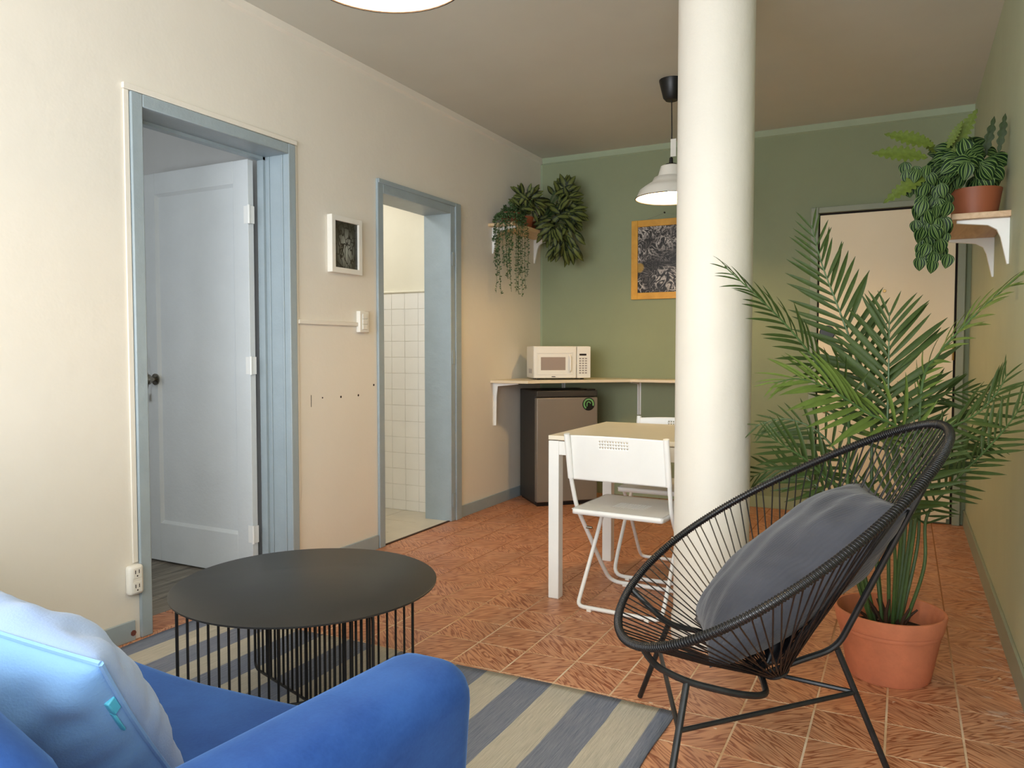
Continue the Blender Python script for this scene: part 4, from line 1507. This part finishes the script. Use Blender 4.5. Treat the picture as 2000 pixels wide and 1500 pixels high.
# right: striped round leaves spilling from an orange pot
rp = thing('shelf_plant', 'trailing striped round-leaved plant in an orange pot on the right shelf', 'plant', (0.245, 3.76, 1.676))
small_pot(rp, 0.245, 3.76, 1.676, 0.082, 0.10, 0.115, M['terracotta_dark'])
ML = [leaf_mesh('leaf', M['melon_leaf'], 0.40, 0.12, tip=0.75), leaf_mesh('leaf', M['melon_leaf'], 0.38, 0.22, tip=0.8)]
r2 = random.Random(21)


def in_view_leaf(px, py, y, dirpx, size, mesh, parent, tilt=0.0, name='leaf', ws=1.0):
    p = at(px, py, y)
    d = (RT * dirpx[0] + Vector((0, 0, 1)) * (-dirpx[1]) + Vector((0, tilt, 0)))
    up = (CAM - p).normalized() + Vector((r2.uniform(-.45, .45), r2.uniform(-.3, .3), r2.uniform(-0.1, .7)))
    p = p - d.normalized() * size * 0.5
    if p.x > XR - 0.05:
        p.x = XR - 0.05
    put_leaf(mesh, parent, p, d, up, size, name, ws)


for k in range(58):   # mound above the pot
    a = r2.uniform(0, 6.28)
    rr = r2.random() ** 0.5
    px, py = 1888 + 72 * rr * math.cos(a), 322 + 48 * rr * math.sin(a)
    y = 3.74 - 0.16 * (1 - rr) + r2.uniform(-.05, .09)
    dx, dy = math.cos(a) * 0.6, math.sin(a) * 0.5 + 0.35
    in_view_leaf(px, py, y, (dx, dy), r2.uniform(0.060, 0.092), ML[k % 2], rp)
for k in range(78):   # hanging part in front of the shelf end
    f = r2.random()
    py = 335 + 165 * f
    wd = 50 * (1 - 0.35 * f)
    px = 1832 - 8 * f + r2.uniform(-wd, wd * 0.55)
    y = 3.56 + r2.uniform(-.06, .08)
    in_view_leaf(px, py, y, (r2.uniform(-.55, .55), 1.0), r2.uniform(0.05, 0.075), ML[k % 2], rp)
for px, py in ((1823, 505), (1820, 520), (1850, 510), (1800, 500), (1796, 515), (1772, 345), (1785, 365), (1768, 330), (1798, 350), (1775, 372), (1800, 385)):
    in_view_leaf(px, py, 3.55, (r2.uniform(-.3, .3), 1), 0.06, ML[0], rp)
vn = MB()
for (a, b, c) in (((1880, 330), (1835, 370), (1822, 520)), ((1890, 330), (1845, 380), (1850, 515)), ((1870, 335), (1812, 370), (1800, 505)), ((1870, 325), (1800, 330), (1772, 372))):
    vn.tube(spline([at(*a, 3.7), at(*b, 3.56), at(*c, 3.57)], 6), 0.002, 5)
vn.build('vine', M['green_stem'], rp)
FERN = leaf_mesh('lobed_leaf', M['fern_leaf'], 0.19, 0.05, n=44, tip=0.9, lobes=9)
for (x0, y0, x1, y1, y, s) in ((1825, 285, 1728, 260, 3.6, 0.25), (1812, 308, 1703, 297, 3.55, 0.27), (1815, 340, 1725, 395, 3.55, 0.24), (1860, 300, 1908, 212, 3.7, 0.22), (1850, 290, 1880, 235, 3.66, 0.2), (1830, 300, 1790, 262, 3.7, 0.17)):
    a = at(x0, y0, y)
    b = at(x1, y1, y - 0.03)
    put_leaf(FERN, rp, a, b - a, (CAM - a).normalized() + Vector((0, 0, 0.5)), (b - a).length, 'lobed_leaf', 0.9)
UPR = leaf_mesh('upright_leaf', M['fern_dark'], 0.12, -0.05, n=24, tip=1.0, lobes=5)
for (x0, y0, x1, y1, y) in ((1922, 310, 1942, 228, 3.75), (1950, 300, 1966, 222, 3.7)):
    a, b = at(x0, y0, y), at(x1, y1, y)
    a.x, b.x = min(a.x, XR - .03), min(b.x, XR - .02)
    put_leaf(UPR, rp, a, b - a, (CAM - a).normalized(), (b - a).length, 'upright_leaf', 0.9)

# left shelf
t = thing('wall_shelf', 'pale pine shelf high in the corner of cream and green walls', 'shelf', (XL, 4.8, 2.0))
MB().box(XL, -2.45, 4.79, 5.62, 2.004, 2.024).build('board', M['pine'], t, bevel=0.002)
for y in (4.86, 5.55):
    m = MB()
    z = 2.004
    m.prism([(XL, z), (XL + 0.185, z), (XL + 0.185, z - 0.012), (XL + 0.075, z - 0.026), (XL + 0.045, z - 0.045), (XL + 0.032, z - 0.075), (XL + 0.008, z - 0.185), (XL, z - 0.185)], 'y', y - 0.010, y + 0.010)
    m.build('bracket', M['white_metal'], t, bevel=0.002)

# left trailing bead plant
tp = thing('shelf_plant', 'stringy plant whose thin strands hang below the pine shelf', 'plant', (-2.545, 4.93, 2.024))
small_pot(tp, -2.545, 4.93, 2.024, 0.055, 0.072, 0.085, M['terracotta_dark'])
r3 = random.Random(5)


def strand(pts, rad, nm='strand', n_leaf=60, ls=0.0145):
    m = MB()
    c = spline(pts, 7)
    m.tube(c, 0.0014, 4)
    for k in range(n_leaf):
        u = r3.random() * (len(c) - 1.001)
        i = int(u)
        p = c[i].lerp(c[i + 1], u - i)
        d = Vector((r3.uniform(-1, 1), r3.uniform(-1, 1), r3.uniform(-0.4, 0.9))).normalized()
        s = Vector((r3.uniform(-1, 1), r3.uniform(-1, 1), r3.uniform(-1, 1))).cross(d).normalized()
        q = s.cross(d)
        l = ls * r3.uniform(0.8, 1.5)
        b = len(m.v)
        m.v += [tuple(p), tuple(p + d * l * 0.5 + s * l * 0.28), tuple(p + d * l), tuple(p + d * l * 0.5 - s * l * 0.28), tuple(p + d * l * 0.5 + q * l * 0.22)]
        m.f += [(b, b + 1, b + 4), (b + 1, b + 2, b + 4), (b + 2, b + 3, b + 4), (b + 3, b, b + 4)]
    return m.build(nm, M['trail_leaf'], tp, recalc=False, sharp=180)


for (px0, px1, yend) in ((966, 964, 470), (968, 967, 520), (971, 969, 572), (974, 979, 575), (977, 972, 500), (982, 985, 520), (986, 992, 545), (991, 999, 570), (988, 990, 470), (996, 994, 515), (1003, 1000, 490), (1008, 1008, 570), (1012, 1013, 575), (1017, 1016, 540), (1020, 1020, 578), (1024, 1026, 565), (1028, 1030, 540), (1014, 1011, 520)):
    a = Vector((-2.545 + r3.uniform(-.04, .04), 4.93 + (px0 - 990) * 0.001, 2.10))
    if px0 < 1000:
        b, e_ = at(px0, 440, 4.775), at(px1, yend, 4.775)
        off = Vector((0, -0.02, 0))
    else:
        b, e_ = atx(px0, 440, -2.437), atx(px1, yend, -2.437)
        off = Vector((0.02, 0, 0))
    b.x, e_.x = max(b.x, XL + 0.03), max(e_.x, XL + 0.03)
    mid = b.lerp(e_, 0.5) + Vector((r3.uniform(-.008, .008), r3.uniform(-.008, .008), 0))
    top = Vector((b.x, b.y, 2.045))
    strand([a, a.lerp(top, 0.6) + Vector((0, 0, 0.02)), top, mid, e_], 0.001, n_leaf=140)
tuft = MB()
for k in range(16):
    a = r3.uniform(0, 6.28)
    strand([(-2.545, 4.93, 2.10), (-2.545 + 0.04 * math.cos(a), 4.93 + 0.04 * math.sin(a), 2.10 + r3.uniform(0.02, 0.08)), (-2.545 + 0.075 * math.cos(a), 4.93 + 0.085 * math.sin(a), 2.04 + r3.uniform(0, .08))], 0.001, 'tuft', 40)

VL = [leaf_mesh('leaf', M['varieg_leaf'], 0.20, 0.15, tip=0.85), leaf_mesh('leaf', M['varieg_leaf'], 0.18, 0.3, tip=0.85)]


def varieg(label, cx, cy, pts, seed, n, lo=0.075, hi=0.115):
    t = thing('shelf_plant', label, 'plant', (cx, cy, 2.024))
    small_pot(t, cx, cy, 2.024, 0.06, 0.078, 0.09, M['terracotta_dark'])
    st = MB()
    r = random.Random(seed)
    top = Vector((cx, cy, 2.11))
    for k in range(n):
        (px, py, y, rx, ry, ddx, ddy) = pts[r.randrange(len(pts))]
        a = r.uniform(0, 6.28)
        q = r.random() ** 0.5
        p = at(px + rx * q * math.cos(a), py + ry * q * math.sin(a), y + r.uniform(-.10, .06))
        dx, dy = ddx + math.cos(a) * 0.7, ddy + math.sin(a) * 0.6
        d = RT * dx + Vector((0, 0, -dy)) + Vector((0, r.uniform(-.4, .2), 0))
        up = (CAM - p).normalized() + Vector((r.uniform(-.6, .6), r.uniform(-.3, .3), r.uniform(-.1, .8)))
        sz = r.uniform(lo, hi)
        q0 = p - d.normalized() * sz * 0.5
        q0.x = max(q0.x, XL + 0.05)
        q0.y = min(q0.y, YB - 0.07)
        put_leaf(VL[k % 2], t, q0, d, up, sz)
        if k % 4 == 0:
            st.tube([top, top.lerp(p, 0.6) + Vector((0, 0, 0.04)), p], 0.002, 4)
    st.build('stems', M['green_stem'], t)
    return t


varieg('small bushy yellow-veined plant in the middle of the pine shelf', -2.55, 5.15, [(1025, 385, 5.15, 30, 20, 0, -.1), (1015, 410, 5.12, 22, 25, 0, .1), (1045, 395, 5.22, 18, 30, .2, .2)], 3, 85, 0.06, 0.10)
varieg('large bushy yellow-veined plant spilling over the shelf end at the corner', -2.53, 5.42,
       [(1092, 395, 5.42, 44, 34, 0, .1), (1095, 430, 5.38, 42, 34, .1, .4), (1100, 470, 5.36, 34, 26, 0, .8), (1102, 495, 5.36, 34, 16, 0, 1.0), (1072, 450, 5.3, 22, 24, -.2, .6), (1105, 365, 5.45, 14, 14, 0, -.3), (1128, 415, 5.42, 12, 30, .4, .2)], 9, 215, 0.08, 0.125)
